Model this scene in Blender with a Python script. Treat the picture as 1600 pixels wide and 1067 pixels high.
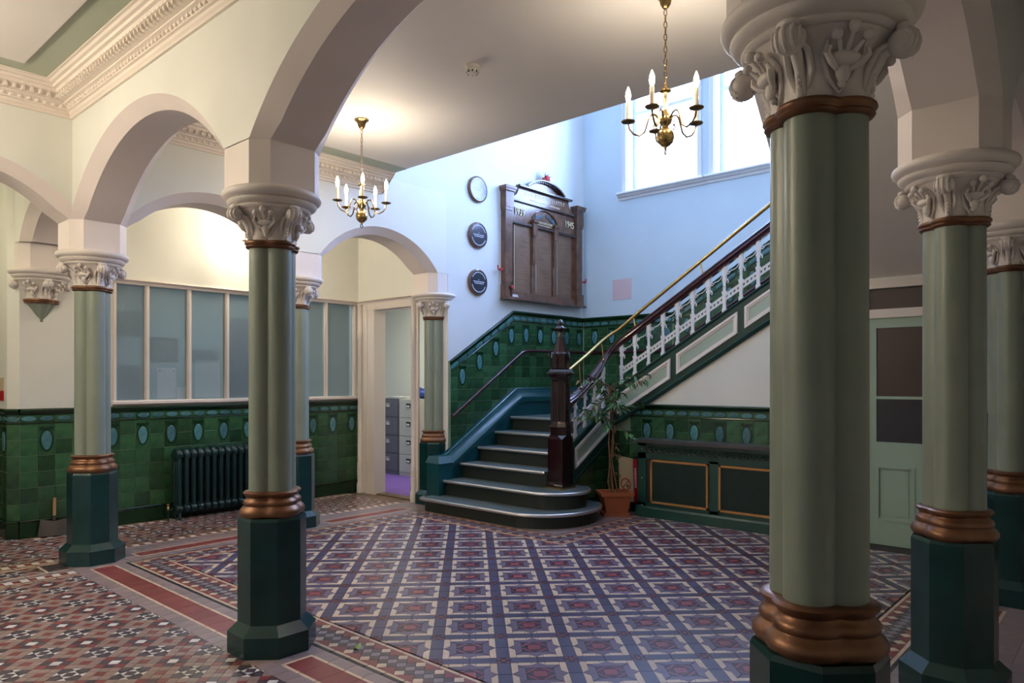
import bpy, bmesh, math, random
from math import sin, cos, pi, sqrt, radians, atan2
from mathutils import Vector, Matrix
random.seed(7)
for o in list(bpy.data.objects): bpy.data.objects.remove(o)
SC = bpy.context.scene
COL = SC.collection

# ------------------------------------------------------------------ camera, sky, exposure
# x runs along the long tiled wall, y across the hall, z up; the lens is a level wide angle with a little rise
cd = bpy.data.cameras.new('camera'); cam = bpy.data.objects.new('camera', cd); COL.objects.link(cam)
cam.location = (0, 0, 1.5); cam.rotation_euler = (pi/2, 0, -radians(48.232))
cd.sensor_width = 36; cd.lens = 36*1119/1600; cd.shift_y = 59.8/1600; cd.clip_start = .05
SC.camera = cam
W = bpy.data.worlds.new('sky'); SC.world = W; W.use_nodes = True
bg = W.node_tree.nodes['Background']; bg.inputs[0].default_value = (.48, .61, 1.0, 1); bg.inputs[1].default_value = 35.0
SC.view_settings.view_transform = 'Standard'; SC.view_settings.look = 'None'
SC.view_settings.exposure = 0.0; SC.view_settings.gamma = 1.0; SC.view_settings.use_curve_mapping = False

def light(name, kind, loc, power, color=(1, 1, 1), size=.1, rot=None, size_y=None, portal=False):
    l = bpy.data.lights.new(name, kind); l.energy = power; l.color = color
    if kind == 'AREA':
        l.size = size
        if size_y: l.shape = 'RECTANGLE'; l.size_y = size_y
        if portal: l.cycles.is_portal = True
    else: l.shadow_soft_size = size
    o = bpy.data.objects.new(name, l); COL.objects.link(o); o.location = loc
    if rot: o.rotation_euler = rot
    return o

# ------------------------------------------------------------------ materials
MATS = {}
def mat(name, col, rough=.5, metal=0, spec=.5, var=0, noise=0, nscale=6, bump=0, bscale=30, coat=0, emit=None, estr=0, noise_col=None):
    m = bpy.data.materials.new(name); m.use_nodes = True; N = m.node_tree.nodes; L = m.node_tree.links
    b = N['Principled BSDF']; b.inputs['Base Color'].default_value = (*col, 1)
    b.inputs['Roughness'].default_value = rough; b.inputs['Metallic'].default_value = metal
    b.inputs['Specular IOR Level'].default_value = spec; b.inputs['Coat Weight'].default_value = coat
    b.inputs['Coat Roughness'].default_value = .12
    src = None
    if noise or noise_col:
        tc = N.new('ShaderNodeTexCoord'); nz = N.new('ShaderNodeTexNoise'); nz.inputs['Scale'].default_value = nscale; nz.inputs['Detail'].default_value = 5
        L.new(tc.outputs['Object'], nz.inputs['Vector'])
        mx = N.new('ShaderNodeMix'); mx.data_type = 'RGBA'
        c2 = noise_col if noise_col else tuple(max(0, c*(1-noise)) for c in col)
        mr = N.new('ShaderNodeMapRange'); mr.inputs[1].default_value = .35; mr.inputs[2].default_value = .68
        L.new(nz.outputs['Fac'], mr.inputs[0]); L.new(mr.outputs[0], mx.inputs[0])
        mx.inputs[6].default_value = (*col, 1); mx.inputs[7].default_value = (*c2, 1); src = mx.outputs[2]
    if var:
        oi = N.new('ShaderNodeObjectInfo'); mr = N.new('ShaderNodeMapRange'); mr.inputs[3].default_value = 1-var; mr.inputs[4].default_value = 1+var
        L.new(oi.outputs['Random'], mr.inputs[0])
        mu = N.new('ShaderNodeMix'); mu.data_type = 'RGBA'; mu.blend_type = 'MULTIPLY'; mu.inputs[0].default_value = 1
        if src: L.new(src, mu.inputs[6])
        else: mu.inputs[6].default_value = (*col, 1)
        L.new(mr.outputs[0], mu.inputs[7]); src = mu.outputs[2]
    if src: L.new(src, b.inputs['Base Color'])
    if bump:
        tc = N.new('ShaderNodeTexCoord'); nz = N.new('ShaderNodeTexNoise'); nz.inputs['Scale'].default_value = bscale; nz.inputs['Detail'].default_value = 3
        L.new(tc.outputs['Object'], nz.inputs['Vector'])
        bp = N.new('ShaderNodeBump'); bp.inputs['Strength'].default_value = bump; bp.inputs['Distance'].default_value = .01
        L.new(nz.outputs['Fac'], bp.inputs['Height']); L.new(bp.outputs[0], b.inputs['Normal'])
    if emit: b.inputs['Emission Color'].default_value = (*emit, 1); b.inputs['Emission Strength'].default_value = estr
    MATS[name] = m; return m
mat('wall', (.76, .765, .70), .55, noise=.05, nscale=2, bump=.05, bscale=40)
mat('arch', (.80, .715, .67), .5, noise=.04, nscale=3)
mat('ceil', (.76, .72, .67), .6, noise=.05, nscale=1.5)
mat('ceilgreen', (.40, .44, .34), .6)
mat('cornice', (.78, .69, .60), .55)
mat('plaster', (.74, .68, .63), .5)
mat('shaft', (.240, .285, .235), .34, noise=.12, nscale=3)
mat('teal', (.004, .036, .037), .25, noise=.3, nscale=5, spec=.45)
mat('tealstair', (.006, .060, .072), .28, noise=.25, nscale=5)
mat('copper', (.23, .112, .060), .40, metal=.65, noise=.35, nscale=9)
mat('gold', (.50, .27, .09), .4, metal=.6)
mat('brass', (.52, .36, .14), .25, metal=1)
mat('bronze', (.30, .20, .09), .3, metal=1)
mat('tile', (.034, .105, .044), .14, var=.38, noise=.40, nscale=9, spec=.5)
mat('tiledk', (.006, .030, .011), .12, var=.15)
mat('grout', (.19, .25, .14), .7)
mat('turq', (.075, .205, .225), .14, var=.3, noise=.3, nscale=25)
mat('tilerim', (.006, .03, .012), .15)
mat('white', (.75, .68, .62), .35)
mat('whitecool', (.74, .72, .70), .35)
mat('mahog', (.020, .004, .006), .12, noise=.5, nscale=12, coat=.5)
mat('rail', (.045, .008, .012), .15, coat=.4)
mat('wood', (.17, .080, .042), .22, noise_col=(.09, .04, .022), nscale=7, coat=.35)
mat('woodpanel', (.20, .105, .058), .3, noise_col=(.15, .075, .04), nscale=5, coat=.15)
mat('wooddk', (.045, .022, .015), .25, coat=.3)
mat('steptop', (.085, .115, .125), .45, noise=.15, nscale=20)
mat('riser', (.012, .018, .014), .5)
mat('nosing', (.60, .58, .57), .3, metal=.85)
mat('greenpanel', (.33, .42, .34), .35)
mat('doorgreen', (.32, .44, .35), .4)
mat('string', (.009, .045, .035), .42, spec=.3)
mat('darkglass', (.012, .010, .014), .08)
mat('glassblind', (.045, .020, .018), .35)
mat('cabgreen', (.007, .048, .038), .3)
mat('cabtop', (.05, .045, .05), .35)
mat('mesh', (.012, .055, .045), .35)
mat('black', (.006, .008, .007), .5)
mat('frameorange', (.42, .20, .06), .4, metal=.3)
mat('radiator', (.005, .030, .030), .28)
mat('terracotta', (.36, .10, .04), .7)
mat('soil', (.03, .018, .01), .9)
mat('bark', (.18, .09, .045), .8)
mat('leaf', (.035, .12, .028), .35, var=.5)
mat('leafdry', (.14, .10, .04), .6, var=.4)
mat('red', (.40, .010, .012), .45)
mat('paper', (.74, .72, .66), .7)
mat('buff', (.50, .42, .28), .7)
mat('pink', (.66, .50, .52), .6)
mat('plaque', (.012, .014, .035), .18, coat=.5)
mat('plaquewhite', (.62, .62, .66), .3)
mat('lettering', (.72, .62, .40), .4)
mat('letterwhite', (.60, .60, .66), .5)
mat('filegrey', (.13, .13, .15), .45)
mat('filecream', (.50, .50, .44), .45)
mat('carpet', (.16, .08, .34), .9)
mat('bluebag', (.02, .05, .28), .5)
mat('wallblue', (.58, .685, .745), .55, noise=.05, nscale=2)
mat('wallstair', (.72, .735, .735), .55, noise=.05, nscale=2)
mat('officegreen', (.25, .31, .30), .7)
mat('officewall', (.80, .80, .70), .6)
mat('notice', (.10, .13, .13), .7, noise_col=(.25, .28, .27), nscale=40)
mat('candle', (.80, .70, .50), .5)
mat('bulb', (1, .9, .7), .3, emit=(1.0, .80, .52), estr=40)
mat('detector', (.75, .70, .60), .5)
mat('steel', (.035, .028, .026), .55, metal=.3)
mat('handlewood', (.35, .20, .09), .6)
mat('poppy', (.45, .01, .02), .6)
mat('blue', (.015, .06, .09), .5)
# floor tiles
for n, c in dict(f_band=(.068, .057, .112), f_field=(.142, .108, .165), f_cream=(.60, .46, .33), f_red=(.27, .055, .065), f_pink=(.19, .055, .085),
                 f_dark=(.032, .026, .034), f_grey=(.25, .21, .235), f_beige=(.29, .205, .175), f_white=(.72, .68, .64), f_brick=(.22, .050, .048),
                 f_slate=(.080, .058, .070), f_quarry=(.27, .205, .205), f_black=(.022, .019, .022), f_brown=(.15, .09, .05), f_navy=(.055, .048, .058)).items():
    mat(n, c, .30, var=.10, noise=.14, nscale=14, spec=.7)
mat('f_grout', (.045, .035, .03), .8)
def glass(name, tint, opac, rough=.12, bump=0):
    m = bpy.data.materials.new(name); m.use_nodes = True; N = m.node_tree.nodes; L = m.node_tree.links; N.clear()
    out = N.new('ShaderNodeOutputMaterial'); tr = N.new('ShaderNodeBsdfTransparent'); tr.inputs[0].default_value = (.92, .96, 1, 1)
    df = N.new('ShaderNodeBsdfPrincipled'); df.inputs['Base Color'].default_value = (*tint, 1); df.inputs['Roughness'].default_value = rough
    mx = N.new('ShaderNodeMixShader'); mx.inputs[0].default_value = opac
    if bump:
        tc = N.new('ShaderNodeTexCoord'); nz = N.new('ShaderNodeTexVoronoi'); nz.inputs['Scale'].default_value = 130
        L.new(tc.outputs['Object'], nz.inputs['Vector'])
        bp = N.new('ShaderNodeBump'); bp.inputs['Strength'].default_value = bump; bp.inputs['Distance'].default_value = .004
        L.new(nz.outputs['Distance'], bp.inputs['Height']); L.new(bp.outputs[0], df.inputs['Normal'])
        mr = N.new('ShaderNodeMapRange'); mr.inputs[1].default_value = .0; mr.inputs[2].default_value = .6; mr.inputs[3].default_value = opac-.12; mr.inputs[4].default_value = opac+.12
        L.new(nz.outputs['Distance'], mr.inputs[0]); L.new(mr.outputs[0], mx.inputs[0])
    L.new(tr.outputs[0], mx.inputs[1]); L.new(df.outputs[0], mx.inputs[2]); L.new(mx.outputs[0], out.inputs[0])
    MATS[name] = m
glass('screenglass', (.30, .38, .40), .27, .10, .3)
def backlit(name, col, col2=None, fac=.7):
    m = mat(name, col, .8, noise_col=col2, nscale=45) if col2 else mat(name, col, .8)
    N = m.node_tree.nodes; L = m.node_tree.links; b = N['Principled BSDF']; out = N['Material Output']; tr = N.new('ShaderNodeBsdfTranslucent'); tr.inputs[0].default_value = (*col, 1); mx = N.new('ShaderNodeMixShader'); mx.inputs[0].default_value = fac
    L.new(b.outputs[0], mx.inputs[1]); L.new(tr.outputs[0], mx.inputs[2]); L.new(mx.outputs[0], out.inputs[0])
backlit('paper_thin', (.92, .92, .92), None, .35); backlit('card_thin', (.72, .77, .73), None, .4); backlit('notice_thin', (.26, .30, .31), (.42, .47, .47)); backlit('poster_thin', (.15, .17, .20), (.26, .29, .30))
glass('windowglass', (.8, .85, .9), .10, .25)

# ------------------------------------------------------------------ mesh helpers
class MB:
    def __init__(s): s.v = []; s.f = []; s.m = []
    def add(s, verts, faces, mi=0):
        n = len(s.v); s.v += [tuple(p) for p in verts]; s.f += [tuple(i+n for i in q) for q in faces]; s.m += [mi]*len(faces); return s
    def box(s, x0, x1, y0, y1, z0, z1, mi=0, T=None):
        c = [(x, y, z) for z in (z0, z1) for y in (y0, y1) for x in (x0, x1)]
        if T: c = [T(*p) for p in c]
        return s.add(c, [(0, 2, 3, 1), (4, 5, 7, 6), (0, 1, 5, 4), (2, 6, 7, 3), (0, 4, 6, 2), (1, 3, 7, 5)], mi)
    def loft(s, rings, close=True, cap0=True, cap1=True, mi=0):
        n = len(rings[0]); v = [p for r in rings for p in r]; f = []
        for i in range(len(rings)-1):
            for j in range(n if close else n-1):
                k = (j+1) % n; f.append((i*n+j, i*n+k, (i+1)*n+k, (i+1)*n+j))
        if cap0: f.append(tuple(range(n))[::-1])
        if cap1: f.append(tuple((len(rings)-1)*n+j for j in range(n)))
        return s.add(v, f, mi)
    def lathe(s, prof, c=(0, 0, 0), n=16, a0=0, a1=2*pi, mi=0, axis='z'):
        full = abs(a1-a0-2*pi) < 1e-6; rings = []
        for r, h in prof:
            ring = []
            for k in range(n if full else n+1):
                a = a0+(a1-a0)*k/n
                p = (r*cos(a), r*sin(a), h)
                if axis == 'y': p = (r*cos(a), -h, r*sin(a))
                if axis == 'x': p = (h, r*cos(a), r*sin(a))
                ring.append((p[0]+c[0], p[1]+c[1], p[2]+c[2]))
            rings.append(ring)
        return s.loft(rings, full, True, True, mi)
    def tube(s, pts, r, n=8, mi=0, caps=True):
        pts = [Vector(p) for p in pts]; rings = []; up = Vector((0, 0, 1)); prev = None
        for i, p in enumerate(pts):
            t = (pts[min(i+1, len(pts)-1)]-pts[max(i-1, 0)]).normalized()
            if prev is None:
                a = up if abs(t.z) < .9 else Vector((1, 0, 0)); u = t.cross(a).normalized()
            else: u = (prev-t*prev.dot(t)).normalized()
            prev = u; w = t.cross(u); rr = r[i] if isinstance(r, (list, tuple)) else r
            rings.append([tuple(p+u*rr*cos(2*pi*k/n)+w*rr*sin(2*pi*k/n)) for k in range(n)])
        return s.loft(rings, True, caps, caps, mi)
    def ball(s, c, r, n=10, m=6, sc=(1, 1, 1), mi=0):
        rings = []
        for i in range(m+1):
            a = -pi/2+pi*i/m; q = max(cos(a), .02)
            rings.append([(c[0]+r*sc[0]*q*cos(2*pi*k/n), c[1]+r*sc[1]*q*sin(2*pi*k/n), c[2]+r*sc[2]*sin(a)) for k in range(n)])
        return s.loft(rings, mi=mi)
    def prism(s, poly, T, d0, d1, mi=0, bottom=True):
        n = len(poly); v = [T(a, b, d1) for a, b in poly]+[T(a, b, d0) for a, b in poly]
        f = [tuple(range(n))]+[(i, i+n, (i+1) % n+n, (i+1) % n) for i in range(n)]
        if bottom: f.append(tuple(range(2*n-1, n-1, -1)))
        return s.add(v, f, mi)
    def sweep(s, path, prof, T, caps=True, mi=0, close=False):
        rings = [[T(a, b+h, d) for d, h in prof] for a, b in path]
        return s.loft(rings, True, caps, caps, mi)
    def mesh(s, name, mats, smooth=False, recalc=True):
        me = bpy.data.meshes.new(name); me.from_pydata(s.v, [], s.f)
        for m in (mats if isinstance(mats, (list, tuple)) else [mats]): me.materials.append(MATS[m])
        if any(s.m): me.polygons.foreach_set('material_index', s.m)
        if recalc:
            b = bmesh.new(); b.from_mesh(me); bmesh.ops.recalc_face_normals(b, faces=b.faces); b.to_mesh(me); b.free()
        if smooth:
            me.polygons.foreach_set('use_smooth', [True]*len(me.polygons))
            try: me.set_sharp_from_angle(angle=radians(smooth if smooth is not True else 40))
            except Exception: pass
        me.update(); return me
def put(name, me, parent=None, loc=(0, 0, 0), rz=0):
    o = bpy.data.objects.new(name, me); COL.objects.link(o); o.location = loc; o.rotation_euler = (0, 0, rz)
    if parent is not None: o.parent = parent
    return o
def obj(name, mb, mats, parent=None, smooth=False, loc=(0, 0, 0), rz=0, recalc=True):
    return put(name, mb.mesh(name, mats, smooth, recalc), parent, loc, rz)
def tag(o, label, cat, group=None):
    o['label'] = label; o['category'] = cat
    if group: o['group'] = group
    return o
def thing(name, label, cat, loc=(0, 0, 0), rz=0, group=None): return tag(put(name, None, None, loc, rz), label, cat, group)
def struct(o, label, cat='structure'):
    o['kind'] = 'structure'; o['label'] = label; o['category'] = cat; return o
def copytree(o, loc, rz, label=None, parent=None):
    c = o.copy(); COL.objects.link(c); c.parent = parent
    if parent is None: c.location = loc; c.rotation_euler = (0, 0, rz)
    if label: c['label'] = label
    for ch in o.children: copytree(ch, None, None, None, c)
    return c
PV = lambda v0: (lambda s, z, d: (s, v0-d, z))        # vertical plane facing -y, d stands out of it
PU = lambda u0: (lambda s, z, d: (u0-d, s, z))        # vertical plane facing -x
PF = lambda a, b, d: (a, b, d)
def clip(poly, planes):
    for nx, ny, c in planes:                            # keep nx*a+ny*b<=c
        out = []
        for i in range(len(poly)):
            p, q = poly[i], poly[(i+1) % len(poly)]; dp = nx*p[0]+ny*p[1]-c; dq = nx*q[0]+ny*q[1]-c
            if dp <= 1e-9: out.append(p)
            if (dp < -1e-9 and dq > 1e-9) or (dp > 1e-9 and dq < -1e-9):
                t = dp/(dp-dq); out.append((p[0]+t*(q[0]-p[0]), p[1]+t*(q[1]-p[1])))
        poly = out
        if len(poly) < 3: return []
    return poly
def area(p): return abs(sum(p[i][0]*p[(i+1) % len(p)][1]-p[(i+1) % len(p)][0]*p[i][1] for i in range(len(p))))/2
def shrink(poly, g):
    cx = sum(p[0] for p in poly)/len(poly); cy = sum(p[1] for p in poly)/len(poly)
    r = sqrt(area(poly))/2; k = max(.5, 1-g/max(r, 1e-4)); return [(cx+(x-cx)*k, cy+(y-cy)*k) for x, y in poly]
CACHE = {}
def tile(name, poly, mt, T, d0, d1, parent, bev=0):
    """one tile as an object of its own; alike tiles share their mesh"""
    cx = sum(p[0] for p in poly)/len(poly); cy = sum(p[1] for p in poly)/len(poly)
    loc = [(round(x-cx, 4), round(y-cy, 4)) for x, y in poly]
    o0 = Vector(T(cx, cy, 0)); key = (tuple(loc), mt, tuple(round(c, 3) for c in (Vector(T(1, 0, 0))-Vector(T(0, 0, 0)))), tuple(round(c, 3) for c in (Vector(T(0, 0, 1))-Vector(T(0, 0, 0)))), d0, d1)
    if key not in CACHE:
        mb = MB(); Z = Vector(T(0, 0, 0)); F = lambda a, b, d: tuple(Vector(T(a, b, d))-Z)
        if bev:
            inn = shrink(loc, bev); n = len(loc)
            v = [F(a, b, d1) for a, b in inn]+[F(a, b, d1-bev*.5) for a, b in loc]+[F(a, b, d0) for a, b in loc]
            f = [tuple(range(n))]+[(i, i+n, (i+1) % n+n, (i+1) % n) for i in range(n)]+[(i+n, i+2*n, (i+1) % n+2*n, (i+1) % n+n) for i in range(n)]
            mb.add(v, f)
        else: mb.prism(loc, F, d0, d1, bottom=False)
        CACHE[key] = mb.mesh(name, mt, recalc=False)
        me = CACHE[key]; want = Vector(T(0, 0, 1))-Vector(T(0, 0, 0))
        if me.polygons[0].normal.dot(want) < 0: me.flip_normals()
    return put(name, CACHE[key], parent, o0)

# ------------------------------------------------------------------ the building
UA, UB, UC = 2.12, 4.02, 5.92            # column lines along x
VR, VM, VL = .715, 3.71, 6.57            # column lines along y
ZC = 3.75; TH = .215; CH = .08; ZS = 2.78
UW = 8.72; VF = VL-TH; US = 7.1; VB = 7.95
def arcade(name, T, bays, label, solid=()):
    """wall on arches; T(s,z,d) with d=0 on the centre plane. bays: (s0,s1,rise)"""
    mb = MB(); arcs = []
    for a, b, h in bays:
        c = (a+b)/2; hs = (b-a)/2-(TH-CH); R = (hs*hs+h*h)/(2*h); zc = ZS+h-R; n = 36; am = math.asin(hs/R)
        P = [(c+R*sin(-am+2*am*i/n), zc+R*cos(-am+2*am*i/n)) for i in range(n+1)]
        Q = [(c+(R-CH)*sin(-am+2*am*i/n), zc+(R-CH)*cos(-am+2*am*i/n)) for i in range(n+1)]
        k = (c-hs+CH-c)/(Q[0][0]-c); Q = [(c+(x-c)*k, ZS+(z-Q[0][1])*(1.0) if False else z+(ZS-Q[0][1])*(1-min(1, (z-Q[0][1])/.12))) for x, z in Q]
        for sd in (-TH, TH):
            v = [T(a, ZS, sd), T(a, ZC, sd)]+[q for x, z in P for q in (T(x, z, sd), T(x, ZC, sd))]+[T(b, ZS, sd), T(b, ZC, sd)]
            mb.add(v, [(2*i, 2*i+1, 2*i+3, 2*i+2) for i in range(len(v)//2-1)])
        ar = MB(); t2 = TH-CH
        rings = [[T(P[i][0], P[i][1], -TH), T(Q[i][0], Q[i][1], -t2), T(Q[i][0], Q[i][1], t2), T(P[i][0], P[i][1], TH)] for i in range(n+1)]
        ar.loft(rings, False, False, False); arcs.append(ar)
    for a, b, z0, z1 in solid:
        mb.add([T(x, z, d) for z in (z0, z1) for d in (-TH, TH) for x in (a, b)], [(0, 2, 3, 1), (4, 5, 7, 6), (0, 1, 5, 4), (2, 6, 7, 3), (0, 4, 6, 2), (1, 3, 7, 5)])
    w = struct(obj(name, mb, 'wall', recalc=False), label, 'wall')
    for ar in arcs: obj('arch', ar, 'arch', w, smooth=30)
    return w
CU = lambda s, z, d: (UA+d, s, z)
w1 = arcade('wall_near_arcade', CU, [(VR, VM, .64), (VM, VL, .60), (VL, VB, .34), (-.65, VR, .34)], 'pale wall on wide round arches over the front row of green columns')
w2 = arcade('wall_left_arcade', lambda s, z, d: (s, VL-d, z), [(.22, UA, .41), (UA, UB, .41), (UB, UC, .41)], 'pale wall on small round arches parting the hall from the side passage', [(-1.2, .22, 0, ZC)])
w3 = arcade('wall_right_arcade', lambda s, z, d: (s, VR-d, z), [(UA, UB, .41), (UB, UC, .41)], 'pale wall on small round arches along the shadowed right side', [(UC, US, ZS, ZC)])
def octo(c, h, ch): return [(c[0]+x, c[1]+y) for x, y in ((-h+ch, -h), (h-ch, -h), (h, -h+ch), (h, h-ch), (h-ch, h), (-h+ch, h), (-h, h-ch), (-h, -h+ch))]
for w, c in ((w1, (UA, VR)), (w1, (UA, VM)), (w1, (UA, VL)), (w2, (UB, VL)), (w2, (UC, VL)), (w3, (UB, VR)), (w3, (UC, VR)), (w1, (UA, VB+.05))):
    mb = MB(); mb.prism(octo(c, TH-(.004 if c == (UC, VL) else 0), CH), PF, 2.52, ZS+.005); obj('impost_block', mb, 'arch', w)
def wallbox(name, label, boxes, m='wall'):
    mb = MB()
    for b in boxes: mb.box(*b)
    return struct(obj(name, mb, m), label, 'wall')
wm = wallbox('wall_memorial', 'pale blue lit stair wall behind the wooden memorial board', [(5.95, UW, VF, VL+TH, 0, ZS), (UC, UW, VF, VL+TH, ZS, 7), (4.95, UC, VF, VL+TH, ZC, 7)], 'wallstair')
wb = wallbox('wall_left_back', 'pale wall with tiled lower part and glazed office screen', [(1.94, 2.78, VB, 8.1, 0, ZC), (2.78, 5.8, VB, 8.1, 0, 1.25), (2.78, 5.8, VB, 8.1, 2.55, ZC), (5.76, 5.8, VB, 8.1, 1.25, 2.55)])
mb = MB(); mb.prism([(1.86, 8.03), (1.94, 7.95), (1.94, 8.1), (2.1, 8.1), (2.1, 10.2), (1.86, 10.2)], PF, 0, ZC)
wr = struct(obj('wall_passage_return', mb, 'wall'), 'cream wall returning into the side corridor', 'wall')
wd = wallbox('wall_office_door', 'cream wall holding the open office doorway', [(5.8, 5.95, 7.58, 8.1, 0, ZC), (5.8, 5.95, 6.78, 7.58, 2.42, ZC)])
hi = 6.4; zw = 4.17
wwb = [(UW, UW+.35, -.65, 6.785, 0, zw), (UW, UW+.35, -.65, 6.785, hi, 7)]
WIN = [(4.50, 5.58), (3.16, 4.24), (1.82, 2.90)]
e = [-.65]+[q for a, b in reversed(WIN) for q in (a, b)]+[6.785]
for i in range(0, len(e), 2): wwb.append((UW, UW+.35, e[i], e[i+1], zw, hi))
ws = wallbox('wall_stair_window', 'pale blue stair wall with tall bright windows', wwb, 'wallblue')
mb = MB(); TU = PU(US)
S2 = lambda v: .993+.6*(4.678-v)
mb.prism([(4.8, 0), (4.8, S2(4.8)+.05), (2.2, 2.5), (1.98, 2.5), (1.98, 0)], TU, -.15, 0); mb.box(US, US+.15, 1.08, 1.98, 2.37, 2.6); mb.box(US, US+.15, .5, 1.08, 0, 2.6); mb.box(US, US+.15, -.65, .5, 0, ZC)
wc = struct(obj('wall_under_stairs', mb, 'wall'), 'white wall under the upper stair flight behind the radiator cabinet', 'wall')
mb = MB(); mb.prism([(6.22, 0), (US+.1, 0), (US+.1, 1.0), (6.22, .45)], PV(4.8), -.12, 0)
wv = struct(obj('wall_stair_side', mb, 'grout'), 'dark tiled side wall below the lower stair flight', 'wall')
wallbox('wall_rear', 'plain pale walls enclosing the front room behind the viewer', [(-1.35, -1.2, -2, VL, 0, ZC), (-1.35, 2.335, -2.15, -2, 0, ZC), (1.905, 2.335, -2, -.65, 0, ZC), (2.335, US+.15, -.85, -.65, 0, ZC), (.07, .22, VL, 10.2, 0, ZC), (.07, 2.1, 10.2, 10.35, 0, ZC)])
wallbox('wall_office', 'off-white office walls beyond the screen and doorway', [(8.0, 8.15, 6.7, 10.6, 0, 3.1), (2.1, 8.1, 8.1, 10.75, 3.1, 3.2), (5.95, 8.1, 6.78, 8.1, 3.1, 3.2), (1.95, 2.1, 10.2, 10.75, 0, 3.1)], 'officewall')
wallbox('wall_stairwell_upper', 'pale upper walls and roof of the stairwell', [(4.8, 4.95, .35, VF, ZC+.2, 7), (4.8, 9.1, .35, 6.8, 7, 7.15), (4.8, 9.1, .35, .5, ZC, 7), (US, UW, .35, .5, 2.3, ZC)])
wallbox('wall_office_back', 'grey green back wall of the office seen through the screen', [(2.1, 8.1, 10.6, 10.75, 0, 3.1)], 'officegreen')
# ceilings
mb = MB(); mb.box(-1.35, 4.95, -2.15, VL+TH, ZC, ZC+.2); mb.box(-1.35, 5.95, VL+TH, 10.35, ZC, ZC+.2); mb.box(4.95, US+.15, -.85, .72, ZC, ZC+.2)
ce = struct(obj('ceiling', mb, 'ceil'), 'cream plaster ceiling with green painted border', 'ceiling')
def rectframe(mb, r, w, z0, z1):
    x0, x1, y0, y1 = r
    mb.box(x0, x1, y0, y0+w, z0, z1); mb.box(x0, x1, y1-w, y1, z0, z1); mb.box(x0, x0+w, y0+w, y1-w, z0, z1); mb.box(x1-w, x1, y0+w, y1-w, z0, z1)
NR = (-1.2, UA-TH, -2, VF); HR = (UA+TH, 4.95, VR+TH, VF)
for r, sides in ((NR, 'wens'), (HR, 'wns')):
    x0, x1, y0, y1 = r; i = .24
    xa = x1-i if 'e' in sides else x1
    mb = MB(); w = .19; z0, z1 = ZC-.004, ZC
    mb.box(x0+i, xa, y0+i, y0+i+w, z0, z1); mb.box(x0+i, xa, y1-i-w, y1-i, z0, z1); mb.box(x0+i, x0+i+w, y0+i+w, y1-i-w, z0, z1)
    if 'e' in sides: mb.box(xa-w, xa, y0+i+w, y1-i-w, z0, z1)
    obj('ceiling_border', mb, 'ceilgreen', ce)
    if 'e' in sides:
        mb = MB(); mb.box(x0+i+w, xa-w, y0+i+w, y1-i-w, ZC-.022, ZC); obj('ceiling_panel', mb, 'ceil', ce)
    prof = [(0, -.20), (.018, -.20), (.018, -.185), (.03, -.172), (.034, -.155), (.05, -.15), (.05, -.138), (.062, -.125), (.085, -.118), (.085, -.108), (.125, -.102), (.135, -.075), (.155, -.07), (.165, -.05), (.185, -.045), (.19, -.028), (.21, -.024), (.222, -.012), (.24, -.010), (.24, 0)]
    mb = MB()
    def corner(d, h): return [(x0+d, y0+d, ZC+h), (x1-d if 'e' in sides else x1, y0+d, ZC+h), (x1-d if 'e' in sides else x1, y1-d, ZC+h), (x0+d, y1-d, ZC+h)]
    rg = [corner(d, h) for d, h in prof]; n0 = len(prof); v = [p for q in rg for p in q]; f = []
    for k in range(n0-1):
        for j in range(4):
            if j == 1 and 'e' not in sides: continue
            f.append((k*4+j, k*4+(j+1) % 4, (k+1)*4+(j+1) % 4, (k+1)*4+j))
    if 'e' not in sides:
        for j in (1, 2): f.append(tuple(k*4+j for k in range(n0)))
    mb.add(v, f); co = obj('cornice', mb, 'cornice', ce)
    # carved leaf and dentil rows of the cornice: real little blocks
    mb = MB(); runs = []
    xe = x1-.08 if 'e' in sides else x1
    runs.append(((x0+.1, y1), (xe, y1), (0, -1))); runs.append(((x0, y0+.1), (x0, y1-.1), (1, 0)))
    if 'e' in sides: runs.append(((x1, y0+3.2), (x1, y1-.1), (-1, 0)))
    for (ax, ay), (bx, by), nn in runs:
        ln = sqrt((bx-ax)**2+(by-ay)**2); tx, ty = (bx-ax)/ln, (by-ay)/ln; k = 0
        while k*.055 < ln:
            sx = ax+tx*k*.055; sy = ay+ty*k*.055
            for d0, d1, h0, h1, q in ((.088, .150, -.105, -.078, .017), (.150, .158, -.072, -.05, .012), (.050, .064, -.142, -.122, .016)):
                P = lambda t, d, h: (sx+tx*t+nn[0]*d, sy+ty*t+nn[1]*d, ZC+h)
                mb.add([P(-q, d0, h0), P(q, d0, h0), P(q*.5, d1, h0), P(-q*.5, d1, h0), P(-q, d0, h1), P(q, d0, h1), P(q*.4, d1+.004, h1), P(-q*.4, d1+.004, h1)],
                       [(0, 1, 2, 3), (4, 5, 6, 7), (0, 1, 5, 4), (1, 2, 6, 5), (2, 3, 7, 6), (3, 0, 4, 7)])
            k += 1
    st = obj('leaf_moulding', mb, 'cornice', ce, recalc=False); st['kind'] = 'stuff'
mb = MB()
zs = lambda u: ZC-(u-4.95)*(ZC-2.43)/(US-4.95)
mb.add([(4.95, .5, ZC), (4.95, 2.17, ZC), (US, 2.5, 2.43), (US, .5, 2.43), (4.95, .5, ZC+.25), (4.95, 2.17, ZC+.25), (US, 2.5, 2.68), (US, .5, 2.68)], [(0, 1, 2, 3), (4, 5, 6, 7), (0, 1, 5, 4), (1, 2, 6, 5), (2, 3, 7, 6), (3, 0, 4, 7)])
mb.box(US, UW, .5, 2.42, 2.43, 2.6)
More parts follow.
